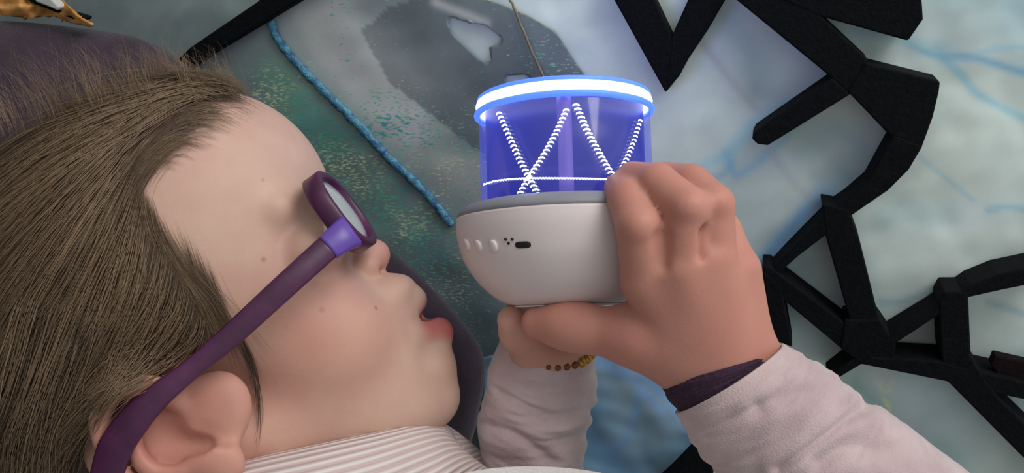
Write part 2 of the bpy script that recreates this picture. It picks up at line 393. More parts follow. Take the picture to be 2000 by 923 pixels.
main = lattice('foam_branch', (1700, 650), [
    [(1420, -15), (1540, -60), (1610, 33), (1698, 112), (1682, 150), (1660, 185), (1612, 142)],
    [(1500, -60), (1790, -60), (1801, 5), (1803, 38), (1774, 80), (1605, 33), (1500, -10)],
    [(1462, 265), (1475, 240), (1615, 143), (1662, 184), (1500, 284), (1480, 282)],
    [(1655, 178), (1698, 112), (1838, 147), (1834, 180), (1822, 230), (1800, 290), (1735, 262)],
    [(1730, 258), (1803, 285), (1775, 332), (1735, 372), (1662, 422), (1560, 500), (1512, 542), (1488, 520), (1530, 475), (1610, 393), (1640, 372), (1690, 330)],
    [(1605, 398), (1657, 408), (1680, 470), (1720, 628), (1690, 700), (1662, 634), (1613, 463)],
    [(1488, 520), (1540, 522), (1664, 628), (1700, 665), (1642, 680), (1528, 585), (1500, 575)],
    [(1488, 525), (1527, 560), (1548, 678), (1518, 668), (1503, 640)],
    [(1592, 717), (1642, 678), (1700, 670), (1695, 712), (1682, 711), (1622, 747)],
    [(1650, 625), (1718, 625), (1750, 672), (1745, 722), (1682, 711), (1640, 680)],
    [(1712, 632), (1800, 580), (1845, 548), (1892, 578), (1835, 615), (1745, 674), (1700, 690)],
    [(1843, 550), (1880, 525), (1940, 502), (2100, 470), (2100, 538), (1960, 566), (1888, 582)],
    [(1834, 590), (1845, 570), (1891, 570), (1897, 705), (1872, 745), (1845, 742), (1838, 690)],
    [(1738, 668), (1838, 687), (1900, 703), (1960, 700), (2100, 745), (2100, 800), (1960, 772), (1848, 745), (1680, 711)],
    [(1846, 740), (1902, 708), (1960, 772), (2100, 895), (2100, 990), (1990, 885)]],
    'large black foam branching shape with struts meeting in hubs, right of the hand')
bar(main, [(1935, 712), (1942, 695), (1962, 686), (2080, 712), (2080, 760), (1950, 735)], .020, .0136, foam_red, 'foam_block')
lattice('foam_fork', (1300, 60), [
    [(1177, -40), (1268, -40), (1314, 66), (1330, 145), (1300, 182)],
    [(1312, 70), (1362, -40), (1440, -40), (1385, 55), (1345, 115), (1326, 150), (1300, 178)]],
    'black foam V pointing down above the lamp', h=.013)
lattice('foam_bar', (470, 60), [[(330, 130), (372, 92), (500, 5), (560, -50), (680, -50), (590, 5), (400, 116), (360, 140)]],
        'straight black foam bar at the top beside the hair', h=.013)
lattice('foam_bar', (1350, 910), [[(1280, 965), (1330, 915), (1362, 884), (1392, 902), (1392, 935), (1330, 985)]],
        'short black foam end poking out between blue cloth and pink sleeve', h=.032)

nospec(foam); nospec(foam_red)
# ------------------------------------------------------------------ dark purple cushion under the head, orange cloth
def pillow(name, poly, D, thick, mat, label, cat, n=64, seed=4):
    """soft slab whose outline is poly (px) at camera distance D (mm)"""
    q = catmull(np.vstack([poly, poly[:1]]), n+1)[:-1]
    fd = 1000*HCAM/(NC[2]-NC[1]*(CY-q[:, 1])/F_PX-NC[0]*(q[:, 0]-CX)/F_PX)-6
    hz = (fd-D)/2; o3 = pmm(q[:, 0], q[:, 1], D+hz); cen = o3.mean(0); hz = hz-2
    V = []; rings = 14
    for i in range(rings+1):
        a = math.pi*i/rings; s = math.sin(a)**.45; z = math.cos(a)*thick
        V.append(cen+(o3-cen)*s+np.outer(math.cos(a)*(hz*s+hz.mean()*(1-s)), (0, 0, 1.)))
    V = np.array(V).reshape(-1, 3)
    V[:, 2] += 4*vnoise(V[:, :2]/90, seed); V[:, :2] += 1.2*np.stack([vnoise(V/60, seed+1), vnoise(V/60, seed+2)], 1)
    F = []
    for i in range(rings):
        for j in range(n): k = (j+1) % n; F.append((i*n+j, (i+1)*n+j, (i+1)*n+k, i*n+k))
    o = meshobj(name, mmw(V), F, mat); tag(o, label, cat); return o
purp = simple('purple_fabric', L4(56, 34, 54), .8, scale=60, noise=.45, bump=.5, bscale=700, sheen=.2)
cush = pillow('cushion', [(-350, 60), (-150, 38), (20, 44), (150, 55), (260, 72), (330, 105), (440, 190), (560, 330), (700, 440), (800, 520), (870, 590), (925, 655), (944, 705), (938, 790), (900, 900), (700, 1100), (300, 1250), (-200, 1200), (-450, 800), (-480, 300)], 446, 46, purp,
      'dark purple cushion under the head, its edge showing behind the chin', 'cushion')

V, F, X, Y = cloth_grid(-260, 215, -160, 90, 5, .045, .012, 41, [(-260, -150), (30, -120), (95, -20), (130, 8), (150, 32), (182, 50), (178, 53), (140, 46), (100, 30), (60, 36), (0, 30), (-260, 40)], (), 90)
c = np.tile(lin((190, 130, 62)), (len(X), 1)); n = vnoise(np.stack([X, Y], 1)/60, 44)
c = blend(c, (225, 170, 105), np.exp(-(dpoly(X, Y, [(0, 14), (40, 12), (80, 8), (110, 18), (140, 40), (180, 50)])/4)**2))
c = blend(c, (120, 70, 35), np.clip(n, 0, 1)*.6)
orange = meshobj('orange_cloth', V, F, silk_nodes('orange_felt', .8, wr=.4, wscale=60), cols=c)
tag(orange, 'crumpled orange cloth scrap above the dark cushion, top left', 'cloth'); orange.modifiers.new('thick', 'SOLIDIFY').thickness = .0015
paper = simple('white_card', L4(200, 200, 195), .7, scale=100, noise=.15)
e = empty('card_scrap', on_floor(np.array(95), np.array(2), np.array(0.0)), 'small white card scrap with black edge on the orange cloth', 'card')
bar(e, [(60, -12), (92, -10), (116, 14), (112, 21), (96, 14), (70, 4)], .062, .056, paper, 'white_face')
bar(e, [(40, -14), (64, -8), (112, 20), (160, 34), (160, 40), (152, 42), (112, 26), (60, 6)], .058, .050, foam, 'black_backing')

# ------------------------------------------------------------------ signed distance modelling
class Field:
    def __init__(s, lo, hi, h):
        s.lo = np.array(lo, float); s.h = h; s.n = np.ceil((np.array(hi)-s.lo)/h).astype(int)
        s.D = np.full(s.n, 40.0, np.float32)
        s.ax = [(s.lo[i]+h*np.arange(s.n[i])).astype(np.float32) for i in range(3)]
    def sub(s, lo, hi):
        a = np.clip(((np.asarray(lo)-s.lo)/s.h).astype(int)-1, 0, s.n); b = np.clip(((np.asarray(hi)-s.lo)/s.h).astype(int)+2, 0, s.n)
        sl = tuple(slice(x, y) for x, y in zip(a, b))
        return sl, np.meshgrid(*[s.ax[i][sl[i]] for i in range(3)], indexing='ij', sparse=True)
    def comb(s, sl, d, k, op):
        if 0 in s.D[sl].shape: return
        a = s.D[sl]
        if op == 'u':
            h = np.clip(.5+.5*(a-d)/k, 0, 1); s.D[sl] = a*(1-h)+d*h-k*h*(1-h)
        else:
            h = np.clip(.5-.5*(a+d)/k, 0, 1); s.D[sl] = a*(1-h)-d*h+k*h*(1-h)
    def cone(s, a, b, ra, rb=None, k=4, op='u', sq=None):
        rb = ra if rb is None else rb; a = np.asarray(a, float); b = np.asarray(b, float)
        m = max(ra, rb)+k+3; sl, (x, y, z) = s.sub(np.minimum(a, b)-m, np.maximum(a, b)+m)
        ab = b-a; L = ab @ ab+1e-9
        t = np.clip(((x-a[0])*ab[0]+(y-a[1])*ab[1]+(z-a[2])*ab[2])/L, 0, 1)
        d = np.sqrt((x-a[0]-t*ab[0])**2+(y-a[1]-t*ab[1])**2+(z-a[2]-t*ab[2])**2)-(ra+(rb-ra)*t)
        s.comb(sl, d, k, op)
    def chain(s, pts, k=4, op='u'):
        for (p, r), (q, r2) in zip(pts[:-1], pts[1:]): s.cone(p, q, r, r2, k, op)
    def ell(s, c, r, axes=None, k=4, op='u'):
        c = np.asarray(c, float); r = np.asarray(r, float); m = r.max()+k+3
        sl, (x, y, z) = s.sub(c-m, c+m); A = np.eye(3) if axes is None else np.asarray(axes)
        dx, dy, dz = x-c[0], y-c[1], z-c[2]
        q = [(dx*A[i, 0]+dy*A[i, 1]+dz*A[i, 2]) for i in range(3)]
        k0 = np.sqrt(sum((q[i]/r[i])**2 for i in range(3))); k1 = np.sqrt(sum((q[i]/r[i]**2)**2 for i in range(3)))+1e-6
        s.comb(sl, k0*(k0-1)/k1, k, op)
    def mesh(s):
        return surface_nets(s.D, s.lo, s.h)
def surface_nets(D, lo, h):
    s = D < 0; cnt = np.zeros(np.array(D.shape)-1, np.int8)
    offs = [(i, j, k) for i in (0, 1) for j in (0, 1) for k in (0, 1)]
    def cut(A, o): return A[o[0]:A.shape[0]-1+o[0], o[1]:A.shape[1]-1+o[1], o[2]:A.shape[2]-1+o[2]]
    for o in offs: cnt += cut(s, o)
    I = np.argwhere((cnt > 0) & (cnt < 8)); val = {o: D[I[:, 0]+o[0], I[:, 1]+o[1], I[:, 2]+o[2]] for o in offs}
    acc = np.zeros((len(I), 3)); num = np.zeros(len(I))
    for a in offs:
        for ax in range(3):
            if a[ax]: continue
            b = list(a); b[ax] = 1; b = tuple(b)
            va, vb = val[a], val[b]; m = (va < 0) != (vb < 0)
            t = np.where(m, va/np.where(m, va-vb, 1), 0); p = np.tile(np.array(a, float), (len(I), 1)); p[:, ax] = t
            acc += p*m[:, None]; num += m
    V = lo+h*(I+acc/num[:, None])
    vid = np.full(cnt.shape, -1, np.int32); vid[I[:, 0], I[:, 1], I[:, 2]] = np.arange(len(I))
    F = []
    for ax in range(3):
        u, v = (ax+1) % 3, (ax+2) % 3
        A = [slice(None)]*3; B = [slice(None)]*3; A[ax] = slice(0, -1); B[ax] = slice(1, None)
        sa, sb = s[tuple(A)], s[tuple(B)]; e = np.argwhere(sa != sb)
        e = e[(e[:, u] > 0) & (e[:, v] > 0) & (e[:, u] < D.shape[u]-1) & (e[:, v] < D.shape[v]-1)]
        ins = sa[e[:, 0], e[:, 1], e[:, 2]]
        def g(du, dv):
            q = e.copy(); q[:, u] += du; q[:, v] += dv; return vid[q[:, 0], q[:, 1], q[:, 2]]
        f = np.stack([g(-1, -1), g(0, -1), g(0, 0), g(-1, 0)], 1); f[~ins] = f[~ins][:, ::-1]; F.append(f)
    return V, np.concatenate(F)
def relax(V, F, it=2, lam=.5):
    E = np.concatenate([F[:, [0, 1]], F[:, [1, 2]], F[:, [2, 3]], F[:, [3, 0]]]); n = len(V)
    for _ in range(it):
        for mu in (lam, -lam*1.03):
            acc = np.zeros((n, 3)); cn = np.bincount(E[:, 0], minlength=n)+np.bincount(E[:, 1], minlength=n)
            for k in range(3): acc[:, k] = np.bincount(E[:, 0], V[E[:, 1], k], n)+np.bincount(E[:, 1], V[E[:, 0], k], n)
            V = V+mu*(acc/cn[:, None]-V)
    return V

# head frame
Fv = np.array([.81, .586, 0]); Fv /= np.linalg.norm(Fv); Uv = np.array([-Fv[1], Fv[0], 0]); Wv = np.array([0, 0, 1.0])
HO_ = pmm(660, 460, 370)
HA = np.array([Fv, Uv, Wv])
def H(f, u, w=0.0): return HO_+f*Fv+u*Uv+w*Wv
def q(px, py, D): return pmm(px, py, D)

VOX = 1.2
B = Field((-232, -262, -440), (190, 122, -268), VOX)
# ---- head
B.ell(H(-75, 36), (82, 68, 61), HA, 2)
B.ell(H(-40, 42), (48, 42, 51), HA, 22)
B.ell(H(-40, -8), (38, 50, 47), HA, 18)
for s in (1, -1):
    B.ell(H(-26, -33, 22*s), (27, 29, 24), HA, 12)
    B.cone(H(-76, -40, 40*s), H(-18, -72, 12*s), 14, 12, 14)
B.ell(H(-14, -44), (23, 27, 25), HA, 10)
B.ell(H(-10, -77), (14.5, 13, 15), HA, 9)
B.ell(H(-32, -62), (30, 22, 30), HA, 14)
# brow, sockets, lids
for s in (1, -1):
    B.ell(H(12, 0, 29*s), (9, 9, 13), HA, 10, 's')
    B.ell(H(-7.5, -2, 27*s), (13, 11.5, 14), HA, 4)
    B.cone(H(-2, 15, 14*s), H(-6, 17, 36*s), 4.5, 4, 9)
# nose
B.cone(H(-3, 8), H(4, -12), 5.5, 6.5, 7)
B.ell(H(7.2, -15.5), (7, 6.6, 7.5), HA, 4)
for s in (1, -1):
    B.ell(H(2.5, -18, 7.5*s), (6, 5, 4.6), HA, 3)
    B.cone(H(5.5, -22.5, 3.8*s), H(2, -17, 3.5*s), 1.7, 1.2, 1.5, 's')
# upper lip block, mouth opening, lower lip
B.ell(H(3, -34), (11.5, 9, 15), HA, 6)
for s in (1, -1):
    B.cone(H(10.2, -40.5, 0), H(3, -45, 11*s), 4.2, 2.4, 4)
    B.cone(H(10.0, -57.2, 0), H(3, -52, 11*s), 5.4, 3.0, 5)
for s in (1, -1):
    B.cone(H(10, -49.3, 0), H(3, -48, 8*s), 2.6, 0.8, 2, 's')
B.ell(H(1.5, -67), (8.5, 9, 12), HA, 6)
B.ell(H(1, -49), (10, 3.0, 6), HA, 2, 's')
# neck, trunk
B.cone(H(-72, -45, 0), H(-62, -125, -8), 36, 36, 14)
T0 = q(800, 1180, 400); T1 = q(1050, 1500, 450)
B.cone(H(-62, -120, -8), T0, 40, 46, 20); B.cone(T0, T1, 50, 55, 20)
# ---- ear (right ear, towards the camera)
def e(px, py, D): return pmm(px, py, D)
B.ell(e(310, 870, 312), (27, 22, 5.5), None, 5)
hx = catmull([(345, 790, 308), (300, 752, 303), (235, 762, 300), (196, 806, 299), (205, 870, 300), (240, 930, 301), (300, 975, 302), (370, 985, 304)], 22)
for a, b in zip(hx[:-1], hx[1:]): B.cone(e(*a), e(*b), 3.0, 3.0, 2.0)
ah = catmull([(262, 800, 303), (262, 850, 301.5), (285, 905, 301.5), (335, 925, 302.5), (395, 900, 303.5), (420, 880, 304)], 14)
for a, b in zip(ah[:-1], ah[1:]): B.cone(e(*a), e(*b), 3.0, 2.8, 2.5)
B.ell(e(425, 905, 306), (9.5, 8, 5), None, 4)          # lobe side
B.ell(e(328, 852, 303), (8.5, 9, 7), None, 2.5, 's')   # concha
B.ell(e(375, 862, 305), (9, 4.5, 7), None, 2.5, 's')
B.ell(e(240, 820, 299), (3, 7, 2.5), None, 2, 's')
B.ell(e(430, 790, 313.0), (11.0, 12.0, 5.0), None, 9)       # tragus
B.cone(e(383, 836, 303), e(442, 856, 304), 3.0, 2.4, 2, 's')
# ---- right arm and hand (near the camera)
wr_ = [(1368, 715, 327), (1458, 690, 329)]
B.cone(q(1372, 722, 327), q(1560, 960, 322), 12, 17, 10); B.cone(q(1450, 690, 329), q(1660, 920, 325), 10.5, 16, 10)
B.cone(q(1640, 960, 322), q(1850, 1170, 330), 22, 26, 12)
B.cone(q(1850, 1170, 330), q(950, 1330, 350), 26, 33, 14); B.cone(q(950, 1330, 350), T0, 38, 44, 20)
mcp = {'i': (1262, 548, 313), 'm': (1326, 520, 308), 'r': (1387, 506, 310), 'l': (1440, 528, 320)}
wri = {'i': (1362, 712, 325), 'm': (1395, 705, 322), 'r': (1425, 695, 322), 'l': (1456, 680, 328)}
for kx, r0, r1 in (('i', 9.2, 11.5), ('m', 9.2, 12), ('r', 9, 12), ('l', 8.5, 10.5)):
    B.cone(q(*mcp[kx]), q(*wri[kx]), r0, r1, 7)
B.ell(q(1350, 640, 322), (18, 20, 12), None, 8)
B.ell(q(1290, 650, 326), (12, 12, 11), None, 8)
B.chain([(q(1262, 548, 313), 8.8), (q(1248, 443, 305), 7.9), (q(1226, 388, 314), 7.3), (q(1211, 368, 323), 6.0)], 1.2)
B.chain([(q(1330, 520, 308), 8.8), (q(1343, 408, 302), 7.7), (q(1284, 358, 312), 7.2), (q(1235, 348, 323), 6.2)], 1.2)
B.chain([(q(1392, 506, 311), 8.4), (q(1392, 400, 308), 7.4), (q(1352, 358, 319), 6.8), (q(1296, 346, 331), 6.0)], 1.2)
B.chain([(q(1440, 528, 320), 8), (q(1412, 450, 324), 6.6), (q(1378, 420, 335), 6), (q(1330, 405, 345), 5.4)], 1.5)
for p in ((1247, 440, 303), (1345, 404, 300), (1394, 397, 306)): B.ell(q(*p), (5.5, 5, 6.2), None, 3)
for a, b in (((1296, 520, 301), (1292, 462, 299)), ((1364, 500, 301), (1370, 450, 300))): B.cone(q(*a), q(*b), 1.2, 2.2, 3, 's')
B.chain([(q(1350, 700, 326), 13), (q(1240, 655, 325), 10.5), (q(1135, 640, 332), 8.2), (q(1100, 634, 335), 7.6), (q(1050, 630, 340), 6.3)], 6)
# ---- left arm and hand (under and behind the lamp)
B.chain([(q(1080, 1300, 420), 30), (q(1045, 1000, 388), 19), (q(1056, 800, 378), 15), (q(1076, 705, 374), 15)], 8)
B.cone(q(1080, 1300, 420), T0, 30, 40, 16)
B.ell(q(1070, 690, 376), (17.5, 14, 15), None, 8)
for i, (x, dx) in enumerate(((1030, -14), (1066, -5), (1104, 4), (1140, 14))):
    B.chain([(q(1050+i*14, 690, 385), 9.5), (q(x, 655, 403), 8.5), (q(x+dx, 560, 418), 7), (q(x+dx, 500, 418), 6.2), (q(x+dx, 462, 413), 5.6)], 2.5)
B.chain([(q(1050, 690, 370), 10), (q(1012, 650, 358), 7), (q(1000, 625, 352), 6)], 4)
Vb, Fb = B.mesh(); Vb = relax(Vb, Fb, 2)

# skin pigment attributes
def hf(V): d = V-HO_; return d @ Fv, d @ Uv, d @ Wv
f_, u_, w_ = hf(Vb)
def g(c, r): return np.exp(-(((Vb-np.asarray(c))/r)**2).sum(1))
lip = np.zeros(len(Vb)); handm = np.clip((Vb[:, 0]-20)/8, 0, 1)+np.clip((Vb[:, 0]+6)/6, 0, 1)*np.clip((-20-Vb[:, 1])/6, 0, 1)
for s in (1, -1):
    for (a, b, r) in ((H(11.5, -43.5, 0), H(3, -46, 9*s), 2.8), (H(12.6, -55.8, 0), H(3, -52.5, 9*s), 7.4)):
        ab = b-a; t = np.clip(((Vb-a) @ ab)/(ab @ ab), 0, 1); d = np.linalg.norm(Vb-a-t[:, None]*ab, axis=1)
        lip = np.maximum(lip, np.clip((r*(1-.5*t)-d)/3+.6, 0, 1))
lip *= (f_ > -4)
red = .45*np.clip(handm, 0, 1)+.75*g(H(-22, -30, 40), 24)+.8*g(H(8, -16, 0), 12)+1.3*g(q(310, 860, 302), 34)+.8*g(q(1350, 600, 315), 50)+.9*g(q(1240, 420, 305), 18)+.7*g(q(1340, 380, 300), 18)+.6*g(q(1400, 380, 305), 14)+.8*g(q(1150, 640, 330), 26)+.6*g(q(1260, 500, 308), 20)+.9*g(q(1070, 645, 362), 8)+.5*g(q(1390, 600, 308), 30)
mole = np.zeros(len(Vb))
skin, nt, b = newmat('skin'); l = nt.links.new
pos = N(nt, 'ShaderNodeTexCoord'); nz = N(nt, 'ShaderNodeTexNoise', i_Scale=38.0, i_Detail=6.0); l(pos.outputs['Object'], nz.inputs['Vector'])
base = N(nt, 'ShaderNodeMix', data_type='RGBA'); base.inputs['A'].default_value = L4(206, 172, 154); base.inputs['B'].default_value = L4(198, 158, 144)
mr = N(nt, 'ShaderNodeMapRange', i_1=.35, i_2=.65); l(nz.outputs['Fac'], mr.inputs[0]); l(mr.outputs[0], base.inputs['Factor'])
ra = N(nt, 'ShaderNodeAttribute', attribute_name='red'); r2 = N(nt, 'ShaderNodeMix', data_type='RGBA'); l(base.outputs['Result'], r2.inputs['A']); r2.inputs['B'].default_value = L4(186, 108, 94)
rm = N(nt, 'ShaderNodeMath', operation='MULTIPLY'); rm.inputs[1].default_value = .62; l(ra.outputs['Fac'], rm.inputs[0]); l(rm.outputs[0], r2.inputs['Factor'])
la = N(nt, 'ShaderNodeAttribute', attribute_name='lip'); r3 = N(nt, 'ShaderNodeMix', data_type='RGBA'); l(r2.outputs['Result'], r3.inputs['A']); r3.inputs['B'].default_value = L4(188, 108, 104)
l(la.outputs['Fac'], r3.inputs['Factor'])
cur = r3.outputs['Result']
MOLES = []
skin_chain = (nt, b, cur)
b.inputs['Roughness'].default_value = .52; b.inputs['Specular IOR Level'].default_value = .35
b.inputs['Subsurface Weight'].default_value = .35; b.inputs['Subsurface Scale'].default_value = .006; b.inputs['Subsurface Radius'].default_value = (1, .35, .2)
nb_ = N(nt, 'ShaderNodeTexNoise', i_Scale=900.0, i_Detail=3.0); l(pos.outputs['Object'], nb_.inputs['Vector'])
bp = N(nt, 'ShaderNodeBump', i_Strength=.12, i_Distance=.0006); l(nb_.outputs['Fac'], bp.inputs['Height']); l(bp.outputs[0], b.inputs['Normal'])

# nearest-surface depth map for placing moles, hair and frames
BIN = 12
def depthmap(V):
    px = CX+V[:, 0]/-V[:, 2]*F_PX; py = CY-V[:, 1]/-V[:, 2]*F_PX
    gx = ((px+600)/BIN).astype(int); gy = ((py+400)/BIN).astype(int); nx, ny = 3200//BIN, 1800//BIN
    k = (gx >= 0) & (gx < nx) & (gy >= 0) & (gy < ny); m = np.full((nx, ny), 1e9); np.minimum.at(m, (gx[k], gy[k]), -V[k, 2]); return m
face_v = Vb[(Vb[:, 0] < -5)]
DM = depthmap(face_v)
def sD(px, py, dm=None):
    dm = DM if dm is None else dm
    i = int((px+600)/BIN); j = int((py+400)/BIN)
    if 0 <= i < dm.shape[0] and 0 <= j < dm.shape[1] and dm[i, j] < 1e8: return dm[i, j]
    return None
for (mx_, my_, rad, s_) in ((515, 350, .9, .55), (515, 506, 1.1, .5), (733, 602, 1.0, .7), (628, 605, 1.3, .35), (690, 560, .8, .3), (560, 640, .8, .3), (1440, 560, 1, .3), (1560, 470, .8, .2)):
    d = sD(mx_, my_)
    if d is None: continue
    MOLES.append((mmw(pmm(mx_, my_, d+.8)), rad*.0009, s_*.8))

person = empty('person', mmw(T0), 'child in a pale pink jacket, lying down and holding a glowing lamp up', 'person')
nt, b, cur = skin_chain; l = nt.links.new
for p, rad, s_ in MOLES:
    v = N(nt, 'ShaderNodeVectorMath', operation='DISTANCE'); l(pos.outputs['Object'], v.inputs[0]); v.inputs[1].default_value = Vector(p)-person.location
    m_ = N(nt, 'ShaderNodeMapRange', i_1=rad*.5, i_2=rad*1.5, i_3=s_, i_4=0.0); l(v.outputs['Value'], m_.inputs[0])
    x_ = N(nt, 'ShaderNodeMix', data_type='RGBA'); l(cur, x_.inputs['A']); x_.inputs['B'].default_value = L4(130, 62, 40); l(m_.outputs[0], x_.inputs['Factor']); cur = x_.outputs['Result']
l(cur, b.inputs['Base Color'])
body = meshobj('body', mmw(Vb), Fb, skin, person, attrs={'red': np.clip(red, 0, 1), 'lip': lip})

# eyes and teeth
def uvball(c, r, n=20, m=14, axes=None):
    V = []; A = np.eye(3) if axes is None else axes
    r = np.ones(3)*r
    for i in range(m+1):
        a = math.pi*i/m
        for j in range(n):
            t = 2*math.pi*j/n; V.append(np.asarray(c)+(np.array([math.cos(a), math.sin(a)*math.cos(t), math.sin(a)*math.sin(t)])*r) @ A)
    F = [(i*n+j, i*n+(j+1) % n, (i+1)*n+(j+1) % n, (i+1)*n+j) for i in range(m) for j in range(n)]
    return np.array(V), F
white = simple('eye_white', L4(225, 220, 215), .2, scale=50, noise=.03); iris = simple('iris', L4(80, 95, 100), .2, scale=900, noise=.3)
for s in (1, -1):
    V, F = uvball(H(-3.6, -1.5, 27*s), (10.5, 7.5, 11), axes=HA); eye = meshobj('eye', mmw(V), F, white, person)
    V, F = uvball(H(5.6, -1.5, 26.5*s), (1.8, 4.6, 4.6), axes=HA); meshobj('iris', mmw(V), F, iris, eye, )
teeth = simple('teeth', L4(225, 205, 160), .25, scale=80, noise=.05)
for k, w in enumerate((-6, 0, 6)):
    V, F = uvball(H(5.0-abs(w)*.2, -53.0, w), (2.6, 3.4, 3.2), axes=HA); meshobj('tooth', mmw(V), F, teeth, person)
# ------------------------------------------------------------------ hair
hairline = [(485, 168, 366), (415, 168, 352), (340, 190, 342), (285, 235, 332), (250, 310, 324), (262, 400, 318), (300, 480, 315), (360, 565, 312), (432, 640, 310), (455, 700, 309), (478, 742, 309), (425, 742, 308), (350, 738, 307), (250, 738, 306), (185, 780, 304), (172, 850, 304), (185, 950, 304), (250, 1080, 308)]
hl = np.array([hf(pmm(*p)[None])[:2] for p in hairline])[:, :, 0]
top = [(3, 70), (-20, 125), (-80, 150), (-200, 100), (-220, -20), (-150, -160)]
poly = [tuple(hl[0])]+top+[tuple(p) for p in hl[::-1]]
Hc = Field((-245, -200, -448), (-20, 135, -290), 1.5)
x, y, z = np.meshgrid(*Hc.ax, indexing='ij', sparse=True)
ff = ((x-HO_[0])*Fv[0]+(y-HO_[1])*Fv[1])+0*z; uu = ((x-HO_[0])*Uv[0]+(y-HO_[1])*Uv[1])+0*z
f2, u2 = ff[:, :, 0], uu[:, :, 0]
sd = dpoly(f2, u2, poly, True)*np.where(inpoly(f2, u2, poly), 1, -1)
Hc.ell(H(-75, 36), (82, 68, 61), HA, 2); Hc.ell(H(-40, 42), (48, 42, 51), HA, 22); Hc.ell(H(-40, -8), (38, 50, 47), HA, 18)
Hc.cone(H(-80, -45, 0), H(-62, -125, -8), 36, 36, 14)
Hc.cone(H(-110, 0, 8), H(-150, -60, 12), 48, 40, 20)
off = np.clip((sd-7)*.35, -3, 4.5)
nzv = vnoise(np.stack([f2/50, u2/14], -1), 5)
Hc.D -= (off+np.where(sd > 0, 1.0*nzv*np.clip(sd/20, 0, 1), 0))[:, :, None]
Vh, Fh = Hc.mesh(); Vh = relax(Vh, Fh, 2)
def hair_mat(name, dark, light, rough=.45):
    m, nt, b = newmat(name); l = nt.links.new
    a = N(nt, 'ShaderNodeAttribute', attribute_name='shade'); mx = N(nt, 'ShaderNodeMix', data_type='RGBA'); mx.inputs['A'].default_value = dark; mx.inputs['B'].default_value = light
    l(a.outputs['Fac'], mx.inputs['Factor']); l(mx.outputs['Result'], b.inputs['Base Color'])
    b.inputs['Roughness'].default_value = rough; b.inputs['Specular IOR Level'].default_value = .4
    return m
hm = hair_mat('hair', L4(44, 32, 25), L4(148, 122, 97))
fh, uh, wh = hf(Vh)
hair = meshobj('hair', mmw(Vh), Fh, hair_mat('hair_under', L4(48, 36, 29), L4(92, 72, 58), .7), person, attrs={'shade': .5+.5*vnoise(np.stack([fh/60, uh/9, wh/60], 1), 9)})
DH = depthmap(np.vstack([face_v, Vh]))
def smooth_map(dm):
    for _ in range(3):
        p = np.pad(dm, 1, mode='edge'); st = [p[1:-1, 1:-1], p[2:, 1:-1], p[:-2, 1:-1], p[1:-1, 2:], p[1:-1, :-2]]
        st = np.stack(st); ok = st < 1e8; s_ = np.where(ok, st, 0).sum(0); c_ = ok.sum(0)
        dm = np.where(dm < 1e8, s_/np.maximum(c_, 1), dm)
    return dm
DH = smooth_map(DH)
strV = []; strF = []; strS = []; nv = 0
def strands(A, Bg, n, lift=(0.5, 6), r=.26, jit=7, pts=18, shade=(.2, .9), tmode=None, wave=5, endlift=0, Dfix=None, spread=0, smin=.72, kink=.4, ncl=22, clump=10):
    """hairs lying between two guide paths (px), following the head surface"""
    global nv
    A = catmull(A, pts); Bg = catmull(Bg, pts)
    for _ in range(n):
        t = rng.uniform(); cl = math.floor(t*ncl)/ncl+.5/ncl; tt = t*.55+cl*.45
        L = np.linspace(0, 1, pts)
        tb = t+(cl-t)*L*.7
        p = A+(Bg-A)*tb[:, None]
        ph = rng.uniform(0, 6.28, 4); fr = rng.uniform(.5, 1.6, 2)
        t_c = cl; p = p; nrm = np.array([-(p[-1]-p[0])[1], (p[-1]-p[0])[0]]); nrm /= np.linalg.norm(nrm)+1e-9
        off = jit*rng.normal()*(.35+.65*L)+wave*np.sin(6.28*fr[0]*L+ph[0])*L+wave*kink*np.sin(6.28*2.3*fr[1]*L+ph[1])*L+spread*rng.normal()*L**1.5
        off = off+clump*L*vnoise(np.stack([cl*9+A[0, 1]*.05+0*L, L*.55], 1), 61, 3)
        p = p+nrm*off[:, None]
        s0 = rng.uniform(0, .22); s1 = rng.uniform(smin, 1)
        Ls = s0+(s1-s0)*L; p = np.stack([np.interp(Ls, L, p[:, 0]), np.interp(Ls, L, p[:, 1])], 1)
        lf = rng.uniform(*lift); D = []; last = None
        for k, (x_, y_) in enumerate(p):
            d = sD(x_, y_, DH)
            if d is None: d = last
            D.append(d); last = d if d is not None else last
        if Dfix is not None: D = [Dfix+rng.uniform(-1, 1)*0]*pts if False else [Dfix+((k/pts)*rng.normal()*1) for k in range(pts)]
        fv = next((d for d in D if d is not None), 370); D = np.array([fv if d is None else d for d in D])
        D = np.convolve(np.pad(D, 2, mode='edge'), np.ones(5)/5, 'valid')
        D = D-lf*np.minimum(1, L*5+.15)-endlift*L
        P = pmm(p[:, 0], p[:, 1], D)
        T = np.gradient(P, axis=0); T /= np.linalg.norm(T, axis=1)[:, None]+1e-9
        Aa = np.cross(T, (0, 0, 1.)); Aa /= np.linalg.norm(Aa, axis=1)[:, None]+1e-9; Bb = np.cross(Aa, T)
        rr = r*rng.uniform(.7, 1.3)*(1-.85*L**3)*(np.minimum(1, .12+L*4))
        for a in (0, 2.094, 4.189): strV.append(P+Aa*(rr*math.cos(a))[:, None]+Bb*(rr*math.sin(a))[:, None])
        i = np.arange(pts-1)
        for a in range(3):
            b_ = (a+1) % 3
            strF.append(np.stack([nv+a*pts+i, nv+b_*pts+i, nv+b_*pts+i+1, nv+a*pts+i+1], 1))
        nv += 3*pts
        cs = float(np.clip(0.5+1.5*vnoise(np.array([[t*2.2+A[0, 0]*.01, 0.]]), 77, 3)[0], 0, 1))
        sh = np.clip(shade[0]+(shade[1]-shade[0])*(.55*cs+.45*rng.uniform()), 0, 1); strS.append(np.full(3*pts, sh))
